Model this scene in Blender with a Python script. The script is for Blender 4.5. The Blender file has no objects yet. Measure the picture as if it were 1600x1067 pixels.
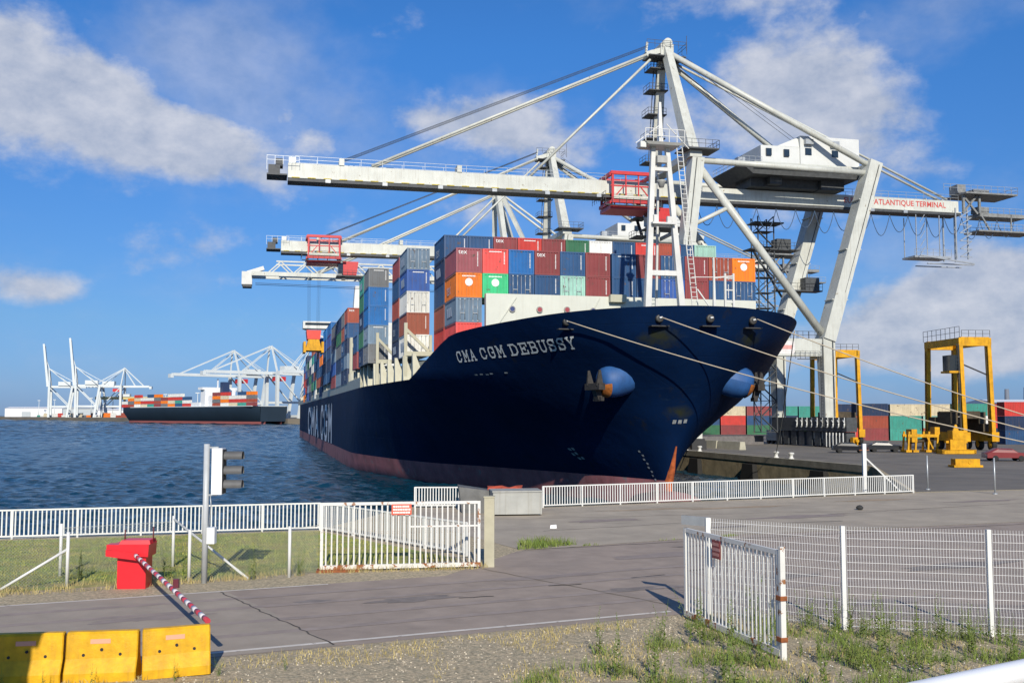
import bpy, bmesh, math, random, bisect
from mathutils import Vector, Matrix, Euler

random.seed(7)
scn = bpy.context.scene
C = scn.collection
R = math.radians
PI = math.pi

# ------------------------------------------------------------------ camera
cam_d = bpy.data.cameras.new('camera'); cam = bpy.data.objects.new('camera', cam_d); C.objects.link(cam)
cam_d.sensor_width = 36.0; cam_d.lens = 36.0; cam_d.clip_start = 0.1; cam_d.clip_end = 20000
cam.location = (0, 0, 4.8)
cam.rotation_euler = (R(90 + 4.093), 0, 0)
scn.camera = cam

# ------------------------------------------------------------------ sun and sky
SUN_DIR = Vector((0.11, -1.0, 0.0)).normalized() * math.cos(R(28)) + Vector((0, 0, math.sin(R(28))))
sun_d = bpy.data.lights.new('sun', 'SUN'); sun = bpy.data.objects.new('sun', sun_d); C.objects.link(sun)
sun_d.energy = 5.0; sun_d.angle = R(0.5); sun_d.color = (1.0, 0.93, 0.80)
sun.rotation_euler = (-SUN_DIR).to_track_quat('-Z', 'Y').to_euler()
sun.location = (30, -120, 90)

world = bpy.data.worlds.new('World'); scn.world = world; world.use_nodes = True
wn = world.node_tree.nodes; wl = world.node_tree.links
wn.clear()
def N(t, **k):
    n = wn.new(t)
    for a, b in k.items(): setattr(n, a, b)
    return n
def M1(op, a, b=None, c=None, clamp=False):
    n = N('ShaderNodeMath', operation=op, use_clamp=clamp)
    for i, v in enumerate((a, b, c)):
        if v is None: continue
        if isinstance(v, (int, float)): n.inputs[i].default_value = v
        else: wl.new(v, n.inputs[i])
    return n.outputs[0]
sky = N('ShaderNodeTexSky', sky_type='NISHITA', sun_disc=False, sun_elevation=R(28), sun_rotation=R(173.7))
sky.altitude = 0; sky.air_density = 1.0; sky.dust_density = 0.2; sky.ozone_density = 3.0
tc = N('ShaderNodeTexCoord'); sep = N('ShaderNodeSeparateXYZ'); wl.new(tc.outputs['Generated'], sep.inputs[0])
sx, sy, sz = sep.outputs
az = M1('ARCTAN2', sx, sy); el = M1('ARCSINE', sz)
# clean maritime air: the blue holds down to the horizon all the way round
er = N('ShaderNodeMapRange'); wl.new(el, er.inputs[0]); er.inputs[1].default_value = 0; er.inputs[2].default_value = R(20); er.inputs[3].default_value = 0; er.inputs[4].default_value = 1
ramp = N('ShaderNodeValToRGB'); wl.new(er.outputs[0], ramp.inputs[0]); ce = ramp.color_ramp.elements
ce[0].position = 0.03; ce[0].color = (.21, .34, .74, 1); ce[1].position = 1.0; ce[1].color = (.26, .60, .98, 1)
e_ = ramp.color_ramp.elements.new(.25); e_.color = (.28, .44, .70, 1)
hsv = N('ShaderNodeMixRGB', blend_type='MULTIPLY'); hsv.inputs[0].default_value = 1.0
ten = N('ShaderNodeMixRGB', blend_type='MULTIPLY'); ten.inputs[0].default_value = 1.0; ten.inputs[2].default_value = (1.28, 1.28, 1.28, 1)
wl.new(sky.outputs[0], hsv.inputs[1]); wl.new(ramp.outputs[0], hsv.inputs[2]); wl.new(hsv.outputs[0], ten.inputs[1]); hsv = ten
# cloud fields: (azimuth, elevation, width, height, amount) of the banks of cumulus, in degrees
BANKS = [(-23.6, 16.6, 4.2, 2.5, .62), (-20.6, 14.8, 4.6, 2.3, .62), (-27.0, 15.4, 4.0, 3.0, .55), (-16.4, 13.6, 3.6, 1.8, .50), (-13.0, 12.6, 2.6, 1.3, .36), (-27.5, 19.4, 3.0, 1.3, .3),
         (-24.8, 6.4, 3.2, 1.15, .58), (-22.0, 3.5, 2.4, .8, .40), (-12.6, 16.4, 1.0, .8, .30), (-10.8, 15.0, 1.6, .9, .30), (-8.9, 13.6, 1.6, .9, .26), (-15.7, 9.4, 3.4, 1.3, .26), (-9.0, 8.6, 3.2, 1.5, .26), (-7.0, 6.0, 3.0, 1.2, .28),
         (-5.4, 15.8, 3.2, 2.0, .42), (-.6, 16.2, 3.8, 2.4, .50), (3.8, 14.6, 3.4, 2.2, .46), (7.6, 15.6, 2.8, 2.4, .34), (-2.0, 11.6, 4.0, 1.6, .3),
         (14.0, 19.5, 4.0, 3.4, .42), (17.5, 16.6, 4.2, 3.0, .50), (20.5, 13.6, 3.6, 2.4, .46), (12.4, 14.6, 3.4, 2.6, .42), (13.5, 23.4, 4.2, 2.0, .28), (16.0, 11.0, 4.0, 1.8, .30),
         (25.4, 7.2, 3.6, 1.9, .80), (21.5, 5.6, 4.2, 1.9, .70), (27.5, 5.0, 4.0, 2.0, .72), (18.0, 3.6, 4.4, 1.4, .55), (25.0, 2.8, 5.0, 1.3, .55), (12.0, 3.2, 4.0, 1.1, .3)]
mask = None
for a0, e0, wa, we, am in BANKS:
    da = M1('DIVIDE', M1('SUBTRACT', az, R(a0)), R(wa)); de = M1('DIVIDE', M1('SUBTRACT', el, R(e0)), R(we))
    g = M1('MULTIPLY', M1('EXPONENT', M1('MULTIPLY', M1('ADD', M1('MULTIPLY', da, da), M1('MULTIPLY', de, de)), -1.0)), am)
    mask = g if mask is None else M1('ADD', mask, g)
cmb = N('ShaderNodeCombineXYZ'); wl.new(M1('MULTIPLY', az, 1.0), cmb.inputs[0]); wl.new(M1('MULTIPLY', el, 1.45), cmb.inputs[1])
def wnoise(scale, detail, rough, off):
    mp = N('ShaderNodeMapping'); mp.inputs['Location'].default_value = (off, off * .7, off * .3); wl.new(cmb.outputs[0], mp.inputs[0])
    n = N('ShaderNodeTexNoise'); n.inputs['Scale'].default_value = scale; n.inputs['Detail'].default_value = detail
    n.inputs['Roughness'].default_value = rough; n.inputs['Distortion'].default_value = .08
    wl.new(mp.outputs[0], n.inputs[0]); return n.outputs[0]
n1 = wnoise(9.0, 9, .56, 3.1); n2 = wnoise(26, 6, .6, 9.7)
dens = M1('ADD', M1('ADD', M1('MULTIPLY', n1, 1.5), M1('MULTIPLY', n2, .40)), M1('SUBTRACT', mask, .33))
cl = N('ShaderNodeMapRange', interpolation_type='SMOOTHSTEP'); wl.new(dens, cl.inputs[0])
cl.inputs[1].default_value = .80; cl.inputs[2].default_value = 1.26; cl.inputs[3].default_value = 0; cl.inputs[4].default_value = .90
n3 = wnoise(4.2, 7, .55, 21.3)
vl = N('ShaderNodeMapRange', interpolation_type='SMOOTHSTEP'); wl.new(n3, vl.inputs[0]); vl.inputs[1].default_value = .47; vl.inputs[2].default_value = .74; vl.inputs[3].default_value = 0; vl.inputs[4].default_value = .42
amt = M1('MAXIMUM', cl.outputs[0], vl.outputs[0])
shade = N('ShaderNodeMapRange'); wl.new(n2, shade.inputs[0])
shade.inputs[1].default_value = .3; shade.inputs[2].default_value = .7; shade.inputs[3].default_value = 0; shade.inputs[4].default_value = 1
cc = N('ShaderNodeMixRGB'); cc.inputs[1].default_value = (3.9, 4.5, 5.8, 1); cc.inputs[2].default_value = (6.6, 6.8, 7.5, 1)
wl.new(shade.outputs[0], cc.inputs[0])
mixc = N('ShaderNodeMixRGB'); wl.new(amt, mixc.inputs[0]); wl.new(hsv.outputs[0], mixc.inputs[1]); wl.new(cc.outputs[0], mixc.inputs[2])
bg = N('ShaderNodeBackground'); bg.inputs[1].default_value = .10; wl.new(mixc.outputs[0], bg.inputs[0])
wo = N('ShaderNodeOutputWorld'); wl.new(bg.outputs[0], wo.inputs[0])

scn.view_settings.view_transform = 'Standard'; scn.view_settings.look = 'None'
scn.view_settings.exposure = 0.0; scn.view_settings.gamma = 1.0; scn.view_settings.use_curve_mapping = False
try: scn.cycles.max_bounces = 6; scn.cycles.diffuse_bounces = 3; scn.cycles.glossy_bounces = 3; scn.cycles.caustics_reflective = False
except Exception: pass

# ------------------------------------------------------------------ helpers
TH = R(13.5)                                   # the quay and the ship lie at this angle
CT, ST = math.cos(TH), math.sin(TH)
def W(q, s, z=0.0):                            # q: metres across the quay line, s: metres along it
    return Vector((q * CT - s * ST, q * ST + s * CT, z))

MATS = {}
def mat(name, col=(.5, .5, .5), rough=.6, metal=0.0, var=.15, vscale=2.0, bump=0.0, bscale=30.0, rust=0.0, rscale=3.0,
        rcol=(.16, .045, .012), streak=0.0, objcol=False, spec=.5, coord='Object', detail=4, col2=None, gen=False):
    if name in MATS: return MATS[name]
    m = bpy.data.materials.new(name); m.use_nodes = True; MATS[name] = m
    nt = m.node_tree; nd = nt.nodes; lk = nt.links
    b = nd['Principled BSDF']; b.inputs['Roughness'].default_value = rough; b.inputs['Metallic'].default_value = metal
    b.inputs['Specular IOR Level'].default_value = spec
    t = nd.new('ShaderNodeTexCoord')
    if coord == 'World':
        gm = nd.new('ShaderNodeNewGeometry'); vec = gm.outputs['Position']
    else: vec = t.outputs['Object']
    if objcol:
        oi = nd.new('ShaderNodeObjectInfo'); base = oi.outputs['Color']
        addv = nd.new('ShaderNodeVectorMath'); addv.operation = 'ADD'
        mul = nd.new('ShaderNodeVectorMath'); mul.operation = 'SCALE'; mul.inputs['Scale'].default_value = 37.0
        cx = nd.new('ShaderNodeCombineXYZ'); lk.new(oi.outputs['Random'], cx.inputs[0]); lk.new(oi.outputs['Random'], cx.inputs[2])
        lk.new(cx.outputs[0], mul.inputs[0]); lk.new(vec, addv.inputs[0]); lk.new(mul.outputs[0], addv.inputs[1]); vec = addv.outputs[0]
    else:
        rgb = nd.new('ShaderNodeRGB'); rgb.outputs[0].default_value = (*col, 1); base = rgb.outputs[0]
    def noise(scale, det=detail, ro=.6, v=None):
        n = nd.new('ShaderNodeTexNoise'); n.inputs['Scale'].default_value = scale; n.inputs['Detail'].default_value = det
        n.inputs['Roughness'].default_value = ro; lk.new(v or vec, n.inputs[0]); return n
    def rng(src, a, b_, c, d):
        r = nd.new('ShaderNodeMapRange'); lk.new(src, r.inputs[0])
        for i, x in enumerate((a, b_, c, d)): r.inputs[i + 1].default_value = x
        return r.outputs[0]
    cur = base
    if col2:
        n0 = noise(vscale * .35, 5); f = rng(n0.outputs[0], .38, .62, 0, 1)
        mx = nd.new('ShaderNodeMixRGB'); lk.new(f, mx.inputs[0]); lk.new(cur, mx.inputs[1]); mx.inputs[2].default_value = (*col2, 1); cur = mx.outputs[0]
    if var:
        n = noise(vscale); f = rng(n.outputs[0], .3, .7, 1 - var, 1 + var)
        mx = nd.new('ShaderNodeVectorMath'); mx.operation = 'SCALE'; lk.new(cur, mx.inputs[0]); lk.new(f, mx.inputs['Scale']); cur = mx.outputs[0]
    if streak:
        mp = nd.new('ShaderNodeMapping'); mp.inputs['Scale'].default_value = (5, 5, .25); lk.new(vec, mp.inputs[0])
        n = noise(1.0, 5, .65, mp.outputs[0]); f = rng(n.outputs[0], .50, .75, 0, streak)
        mx = nd.new('ShaderNodeMixRGB'); lk.new(f, mx.inputs[0]); lk.new(cur, mx.inputs[1]); mx.inputs[2].default_value = (*rcol, 1); cur = mx.outputs[0]
    if rust:
        n = noise(rscale, 6, .68); f = rng(n.outputs[0], .62 - rust * .25, .66 - rust * .25, 0, 1)
        mx = nd.new('ShaderNodeMixRGB'); lk.new(f, mx.inputs[0]); lk.new(cur, mx.inputs[1]); mx.inputs[2].default_value = (*rcol, 1); cur = mx.outputs[0]
    lk.new(cur, b.inputs['Base Color'])
    if bump:
        n = noise(bscale, 5); bp = nd.new('ShaderNodeBump'); bp.inputs['Strength'].default_value = bump; bp.inputs['Distance'].default_value = .05
        lk.new(n.outputs[0], bp.inputs['Height']); lk.new(bp.outputs[0], b.inputs['Normal'])
    return m

class MB:
    """collects faces; build() links them as one mesh object"""
    def __init__(s): s.v = []; s.f = []; s.sm = []
    def quadgrid(s, rows, smooth=True, flip=False):
        base = len(s.v); n = len(rows[0])
        for r in rows: s.v += [tuple(p) for p in r]
        for i in range(len(rows) - 1):
            for j in range(n - 1):
                q = [base + i * n + j, base + i * n + j + 1, base + (i + 1) * n + j + 1, base + (i + 1) * n + j]
                s.f.append(q[::-1] if flip else q); s.sm.append(smooth)
        return s
    def poly(s, pts, smooth=False):
        b = len(s.v); s.v += [tuple(p) for p in pts]; s.f.append(list(range(b, b + len(pts)))); s.sm.append(smooth); return s
    def hull8(s, p):
        b = len(s.v); s.v += [tuple(x) for x in p]
        for q in ((0, 3, 2, 1), (4, 5, 6, 7), (0, 1, 5, 4), (1, 2, 6, 5), (2, 3, 7, 6), (3, 0, 4, 7)):
            s.f.append([b + i for i in q]); s.sm.append(False)
        return s
    def box(s, x0, x1, y0, y1, z0, z1):
        return s.hull8([(x0, y0, z0), (x1, y0, z0), (x1, y1, z0), (x0, y1, z0), (x0, y0, z1), (x1, y0, z1), (x1, y1, z1), (x0, y1, z1)])
    def beam(s, a, b, w, h=None, up=(0, 0, 1), w2=None, h2=None):
        a = Vector(a); b = Vector(b); h = h or w; w2 = w2 or w; h2 = h2 or h; d = (b - a).normalized(); u = Vector(up)
        if abs(d.dot(u)) > .98: u = Vector((0, 1, 0))
        x = d.cross(u).normalized(); y = x.cross(d).normalized()
        P = []
        for p, ww, hh in ((a, w, h), (b, w2, h2)):
            P += [p - x * ww / 2 - y * hh / 2, p + x * ww / 2 - y * hh / 2, p + x * ww / 2 + y * hh / 2, p - x * ww / 2 + y * hh / 2]
        bb = len(s.v); s.v += [tuple(p) for p in P]
        for q in ((0, 3, 2, 1), (4, 5, 6, 7), (0, 1, 5, 4), (1, 2, 6, 5), (2, 3, 7, 6), (3, 0, 4, 7)):
            s.f.append([bb + i for i in q[::-1]]); s.sm.append(False)
        return s
    def tube(s, pts, r, n=10, cap=True, r2=None):
        pts = [Vector(p) for p in pts]; m = len(pts); rings = []
        pd = None
        for i, p in enumerate(pts):
            d = (pts[min(i + 1, m - 1)] - pts[max(i - 1, 0)]).normalized()
            u = Vector((0, 0, 1)) if abs(d.z) < .95 else Vector((0, 1, 0))
            x = d.cross(u).normalized(); y = x.cross(d)
            rr = r if r2 is None else r + (r2 - r) * i / (m - 1)
            rings.append([p + x * rr * math.cos(2 * PI * k / n) + y * rr * math.sin(2 * PI * k / n) for k in range(n)])
        b = len(s.v)
        for rg in rings: s.v += [tuple(p) for p in rg]
        for i in range(m - 1):
            for k in range(n):
                k2 = (k + 1) % n
                s.f.append([b + i * n + k, b + i * n + k2, b + (i + 1) * n + k2, b + (i + 1) * n + k]); s.sm.append(n > 4)
        if cap:
            s.f.append([b + k for k in range(n)][::-1]); s.sm.append(False)
            s.f.append([b + (m - 1) * n + k for k in range(n)]); s.sm.append(False)
        return s
    def lathe(s, prof, n=16, org=(0, 0, 0), ax='z'):
        base = len(s.v); o = Vector(org)
        for r, h in prof:
            for k in range(n):
                a = 2 * PI * k / n; c, d = r * math.cos(a), r * math.sin(a)
                p = {'z': (c, d, h), 'x': (h, c, d), 'y': (c, h, d)}[ax]
                s.v.append(tuple(o + Vector(p)))
        for i in range(len(prof) - 1):
            for k in range(n):
                k2 = (k + 1) % n
                s.f.append([base + i * n + k, base + i * n + k2, base + (i + 1) * n + k2, base + (i + 1) * n + k]); s.sm.append(True)
        s.f.append([base + k for k in range(n)][::-1]); s.sm.append(False)
        s.f.append([base + (len(prof) - 1) * n + k for k in range(n)]); s.sm.append(False)
        return s
    def mesh(s, name, m=None, fix=True):
        me = bpy.data.meshes.new(name); me.from_pydata(s.v, [], s.f); me.polygons.foreach_set('use_smooth', s.sm)
        if fix:
            bm = bmesh.new(); bm.from_mesh(me); bmesh.ops.recalc_face_normals(bm, faces=bm.faces); bm.to_mesh(me); bm.free()
        if m: me.materials.append(m)
        me.update(); return me
    def build(s, name, m, parent=None, fix=True):
        o = bpy.data.objects.new(name, s.mesh(name, m, fix)); C.objects.link(o); o.parent = parent; return o

def tag(o, label=None, cat=None, group=None, kind=None):
    if label: o['label'] = label
    if cat: o['category'] = cat
    if group: o['group'] = group
    if kind: o['kind'] = kind
    return o
def empty(name, loc, rz=0.0):
    o = bpy.data.objects.new(name, None); C.objects.link(o); o.location = loc; o.rotation_euler = (0, 0, rz); o.empty_display_size = .3; return o
def inst(name, me, parent=None, loc=(0, 0, 0), rot=(0, 0, 0), scale=(1, 1, 1)):
    o = bpy.data.objects.new(name, me); C.objects.link(o); o.parent = parent; o.location = loc; o.rotation_euler = rot; o.scale = scale; return o
def copy_tree(o, parent=None):
    c = o.copy(); C.objects.link(c); c.parent = parent
    for ch in list(o.children): copy_tree(ch, c)
    return c
def text_mesh(txt, size=1.0, m=None, bold=.0, width=None):
    cu = bpy.data.curves.new('lettering', 'FONT'); cu.body = txt; cu.size = size; cu.offset = bold; cu.resolution_u = 3
    ob = bpy.data.objects.new('lettering', cu); C.objects.link(ob)
    bpy.context.view_layer.update()
    dg = bpy.context.evaluated_depsgraph_get(); me = bpy.data.meshes.new_from_object(ob.evaluated_get(dg))
    bpy.data.objects.remove(ob); bpy.data.curves.remove(cu)
    xs = [v.co.x for v in me.vertices]; ys = [v.co.y for v in me.vertices]
    x0, x1, y0 = min(xs), max(xs), min(ys)
    k = 1.0 if width is None else width / (x1 - x0)
    for v in me.vertices: v.co.x = (v.co.x - x0) * k; v.co.y -= y0
    if m: me.materials.clear(); me.materials.append(m)
    return me
def text_on(txt, size, m, parent, loc, rot, name='lettering', bold=.0, width=None, thick=.006):
    o = inst(name, text_mesh(txt, size, m, bold, width), parent, loc, rot); return o
STAND = (PI / 2, 0, 0)

# ------------------------------------------------------------------ materials
WHITE = mat('white_paint', (.60, .60, .57), .45, var=.10, vscale=.6, streak=.22, rcol=(.34, .27, .18))
CRANE = mat('crane_paint', (.53, .54, .49), .42, var=.13, vscale=.35, streak=.40, rcol=(.27, .22, .15), rust=-.10, rscale=1.3)
CRANE_D = mat('crane_dark_steel', (.055, .06, .065), .6, var=.3)
GREY = mat('galvanised_steel', (.40, .42, .43), .4, metal=.4, var=.15)
RED = mat('red_paint', (.52, .030, .032), .4, var=.12)
BRED = mat('bright_red_paint', (.68, .018, .028), .35, var=.10, streak=.15, rcol=(.25, .02, .02))
YEL = mat('yellow_paint', (.62, .31, .008), .5, var=.25, vscale=1.2, streak=.45, rcol=(.09, .055, .02), spec=.3)
BLACK = mat('black_steel', (.014, .014, .016), .6, var=.3)
TYRE = mat('tyre_rubber', (.02, .02, .02), .85, var=.2)
GLASS = mat('dark_glass', (.02, .03, .04), .08, var=0, spec=.8)
ROPE = mat('mooring_rope', (.42, .36, .27), .9, var=.2, vscale=20)
RUSTW = mat('rusty_white_paint', (.66, .65, .61), .5, var=.06, rust=.20, rscale=3.6, rcol=(.28, .12, .045))
RUST = mat('rust', (.24, .075, .022), .85, var=.35, vscale=6)
BEIGE = mat('ship_cream_paint', (.42, .41, .31), .5, var=.10, vscale=.5, streak=.3, rcol=(.30, .22, .13))

# ================================================================== THE SETTING
# --- water
def water():
    m = bpy.data.materials.new('harbour_water'); m.use_nodes = True; nd = m.node_tree.nodes; lk = m.node_tree.links
    b = nd['Principled BSDF']; b.inputs['Base Color'].default_value = (.0035, .038, .068, 1); b.inputs['Roughness'].default_value = .16
    b.inputs['IOR'].default_value = 1.2; b.inputs['Specular IOR Level'].default_value = .5
    g = nd.new('ShaderNodeNewGeometry'); h = None
    for sc, dist, sxy, rz in ((.5, .20, (1.0, 1.5, 1), .2), (1.6, .08, (1, 1.3, 1), -.4)):
        mp = nd.new('ShaderNodeMapping'); mp.inputs['Scale'].default_value = sxy; mp.inputs['Rotation'].default_value = (0, 0, rz)
        lk.new(g.outputs['Position'], mp.inputs[0])
        n = nd.new('ShaderNodeTexNoise'); n.inputs['Scale'].default_value = sc; n.inputs['Detail'].default_value = 5; n.inputs['Roughness'].default_value = .58
        lk.new(mp.outputs[0], n.inputs[0])
        mu = nd.new('ShaderNodeMath'); mu.operation = 'MULTIPLY'; mu.inputs[1].default_value = dist; lk.new(n.outputs[0], mu.inputs[0])
        if h is None: h = mu.outputs[0]
        else:
            ad = nd.new('ShaderNodeMath'); ad.operation = 'ADD'; lk.new(h, ad.inputs[0]); lk.new(mu.outputs[0], ad.inputs[1]); h = ad.outputs[0]
    bp = nd.new('ShaderNodeBump'); bp.inputs['Strength'].default_value = 1.0; bp.inputs['Distance'].default_value = 1.0
    lk.new(h, bp.inputs['Height']); lk.new(bp.outputs[0], b.inputs['Normal'])
    # wind chop as real relief: rows spaced wider with distance from this shore, waves too short for the local spacing left out
    import numpy as np
    rng = np.random.default_rng(4); rr = np.concatenate([60.0 * 1.005 ** np.arange(640), 60.0 * 1.005 ** 640 * 1.06 ** np.arange(24)]); aa = np.radians(np.arange(-48, 16.01, .16))
    Rr, Aa = np.meshgrid(rr, aa, indexing='ij'); X = Rr * np.sin(Aa); Y = Rr * np.cos(Aa); Z = np.zeros_like(X); sp = Rr * .005
    for i in range(44):
        lam = .8 * (5.0 / .8) ** (i / 43.0); th = rng.normal(1.25, .6); k = 2 * np.pi / lam; a = (.058 if lam < 2.6 else .040) * lam / (2 * np.pi)
        ph = k * (X * np.cos(th) + Y * np.sin(th)) + rng.uniform(0, 6.28)
        s_ = np.sin(ph); fade = np.clip((lam / sp - 1.7) / 1.2, 0, 1); Z += a * fade * (s_ + .35 * np.cos(2 * ph) * -1)
    for i in range(30):
        lam = 5.0 * (32.0 / 5.0) ** (i / 29.0); th = rng.normal(1.25, .6); k = 2 * np.pi / lam; a = .095 * lam / (2 * np.pi)
        fade = np.clip((lam / sp - 1.7) / 1.2, 0, 1) * np.clip((Rr - 36 * lam) / (30 * lam), 0, 1); Z += a * fade * np.sin(k * (X * np.cos(th) + Y * np.sin(th)) + rng.uniform(0, 6.28))
    nr, na = X.shape; co = np.stack([X, Y, Z - 2.8], -1).reshape(-1, 3)
    idx = np.arange(nr * na).reshape(nr, na); fc = np.stack([idx[:-1, :-1], idx[:-1, 1:], idx[1:, 1:], idx[1:, :-1]], -1).reshape(-1, 4)
    v0 = len(co); co = np.vstack([co, [(-9000, -300, -3.9), (9000, -300, -3.9), (9000, 12000, -3.9), (-9000, 12000, -3.9)]])
    fc = np.vstack([fc[:, ::-1], [[v0, v0 + 1, v0 + 2, v0 + 3]]])
    me = bpy.data.meshes.new('water'); me.vertices.add(len(co)); me.vertices.foreach_set('co', co.ravel()); me.loops.add(fc.size); me.loops.foreach_set('vertex_index', fc.ravel().astype(np.int32))
    me.polygons.add(len(fc)); me.polygons.foreach_set('loop_start', np.arange(0, fc.size, 4, dtype=np.int32)); me.polygons.foreach_set('loop_total', np.full(len(fc), 4, dtype=np.int32))
    me.polygons.foreach_set('use_smooth', np.ones(len(fc), dtype=bool)); me.update(calc_edges=True); me.validate(); me.materials.append(m)
    o = bpy.data.objects.new('water', me); C.objects.link(o); tag(o, kind='structure')
water()

# --- land
GROUND = mat('gravel_ground', (.50, .40, .255), .95, var=.48, vscale=13, bump=.9, bscale=16, coord='World', col2=(.34, .29, .19), detail=8)
ASPHALT = mat('worn_asphalt', (.335, .268, .216), .9, var=.13, vscale=1.2, bump=.25, bscale=40, coord='World', col2=(.295, .238, .194), detail=9)
ROADC = mat('road_concrete', (.335, .282, .225), .9, var=.13, vscale=1.0, bump=.25, bscale=40, coord='World', detail=9)
APRON = mat('apron_concrete', (.40, .34, .26), .9, var=.14, vscale=.7, bump=.2, bscale=30, coord='World', col2=(.345, .295, .23), detail=9)
QUAYT = mat('quay_asphalt', (.175, .155, .13), .9, var=.2, vscale=.25, bump=.15, bscale=8, coord='World', col2=(.14, .128, .112), detail=8)
WALLM = mat('quay_wall_concrete', (.40, .32, .19), .9, var=.35, vscale=.6, bump=.5, bscale=3, streak=.35, rcol=(.10, .09, .055), coord='World')
CAPM = mat('quay_cap_concrete', (.26, .235, .18), .9, var=.25, vscale=.8, bump=.3, bscale=6, coord='World')
LINE = mat('worn_road_line', (.62, .57, .50), .8, var=.12, vscale=3, coord='World', rust=.16, rscale=2.2, rcol=(.36, .31, .27))
LAWN = mat('lawn_soil', (.22, .28, .062), .95, var=.35, vscale=2.2, bump=.6, bscale=14, coord='World', col2=(.34, .29, .11), detail=8)
DARKJ = mat('dark_joint', (.085, .075, .065), .95, var=.3, coord='World')

shore = [(-320, -44.5), (-8.1, 43.55), (-5.45, 54.0), (1.55, 54.1), (24.9, 64.2), tuple(W(55.3, 86.0)[:2]), tuple(W(55.3, 1500)[:2])]
land = shore + [(2500, 1700), (2500, -300), (-320, -300)]
g = MB().poly([(x, y, 0) for x, y in land]).build('ground', GROUND); tag(g, kind='structure')
qw = MB()
for i in range(len(shore) - 1):
    (x0, y0), (x1, y1) = shore[i], shore[i + 1]
    qw.poly([(x0, y0, -.004), (x1, y1, -.004), (x1, y1, -7), (x0, y0, -7)])
qwall = tag(qw.build('quay_wall', WALLM), kind='structure')
def sheet(name, pts, z, m):
    return tag(MB().poly([(x, y, z) for x, y in pts]).build(name, m), kind='structure')
def wq(q, s): return tuple(W(q, s)[:2])
# quay apron of the terminal
sheet('quay_pavement', [(25.3, 64.6), wq(56.0, 86.5), wq(56.0, 1400), (2400, 1650), (2400, 100), (130, 99.5), (44, 69.7)], .004, QUAYT)
# the road from the left through the gate: edges run at about 24 degrees
RD = Vector((.915, .404, 0)); RN = Vector((-.404, .915, 0))
def rp(a, n):                                   # point on the road: a metres along, n metres from the near edge
    p = Vector((-5.89, 21.09, 0)) + RD * a + RN * n; return (p.x, p.y)
sheet('road', [rp(-60, -.35), rp(11.2, -.35), (5.6, 25.4), (60, 7.0), (400, -60), (400, 52), (60, 60), (9.0, 41.4), (0.2, 36.6), rp(7.6, 7.55), rp(-60, 7.5)], .004, ASPHALT)
sheet('concrete_roadway', [rp(-60, -.3), rp(2.35, -.3), rp(1.9, 2.0), rp(1.75, 4.2), rp(1.15, 7.45), rp(-60, 7.45)], .008, ROADC)
sheet('concrete_apron', [(-4.9, 53.4), (-4.3, 46.5), (.4, 36.75), (9.0, 41.5), (60, 60.1), (120, 72), (120, 96), (44, 69.2), (24.7, 63.4), (1.6, 53.4)], .008, APRON)
def strip(name, pts, w, z, m):
    b = MB()
    for i in range(len(pts) - 1):
        a = Vector((*pts[i], z)); c = Vector((*pts[i + 1], z)); d = (c - a).normalized(); n = Vector((-d.y, d.x, 0)) * w / 2
        b.poly([a - n, c - n, c + n, a + n])
    return tag(b.build(name, m), kind='structure')
def jag(a, b, n, amp):
    out = []
    for i in range(n + 1):
        t = i / n; out.append((a[0] + (b[0] - a[0]) * t + random.uniform(-amp, amp), a[1] + (b[1] - a[1]) * t + random.uniform(-amp, amp)))
    return out
strip('near_edge_line', [rp(-1.5, .05), rp(10.7, .05)], .15, .013, LINE)
strip('far_edge_line', [rp(-30, 7.38), rp(4.0, 7.42)], .12, .013, LINE)
strip('road_crack', jag(rp(2.3, -.2), rp(1.0, 7.4), 30, .05), .045, .013, DARKJ)
strip('road_crack', jag((4.0, 26.3), (-.9, 32.4), 14, .05), .045, .013, mat('sealed_joint', (.20, .165, .12), .9, coord='World'))
strip('apron_joint', jag((.4, 36.9), (60, 60.3), 80, .05), .06, .013, DARKJ)
strip('apron_joint', jag((1.3, 42.8), (30, 57.5), 70, .08), .055, .013, DARKJ)
strip('apron_joint', jag((-2.5, 47.0), (22, 53.0), 24, .05), .05, .013, mat('sealed_joint'))
for a, b, w in (((3.5, 30.6), (4.6, 31.2), .10), ((1.0, 29.2), (2.0, 29.5), .09), ((-1.4, 27.3), (-.5, 27.6), .08), ((5.4, 32.0), (6.3, 32.5), .13), ((12, 46), (15, 46.9), .12)):
    strip('tar_patch', jag(a, b, 5, .04), w, .013, DARKJ)
def blotch(name, x, y, rx, ry, ang, m, z=.0105):
    pts = []
    for i in range(26):
        a = 2 * PI * i / 26; k = 1 + .35 * math.sin(3 * a + x) * math.sin(2 * a + y) + random.uniform(-.18, .18); px, py = rx * k * math.cos(a), ry * k * math.sin(a)
        pts.append((x + px * math.cos(ang) - py * math.sin(ang), y + px * math.sin(ang) + py * math.cos(ang)))
    return sheet(name, pts, z, m)
random.seed(17)
P1 = mat('asphalt_patch', (.27, .222, .195), .92, var=.14, vscale=2, bump=.3, bscale=40, coord='World', detail=8); P2 = mat('oil_stain', (.21, .178, .155), .8, var=.2, vscale=2, coord='World'); P3 = mat('rust_wash', (.34, .255, .17), .9, var=.2, vscale=1, coord='World')
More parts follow.
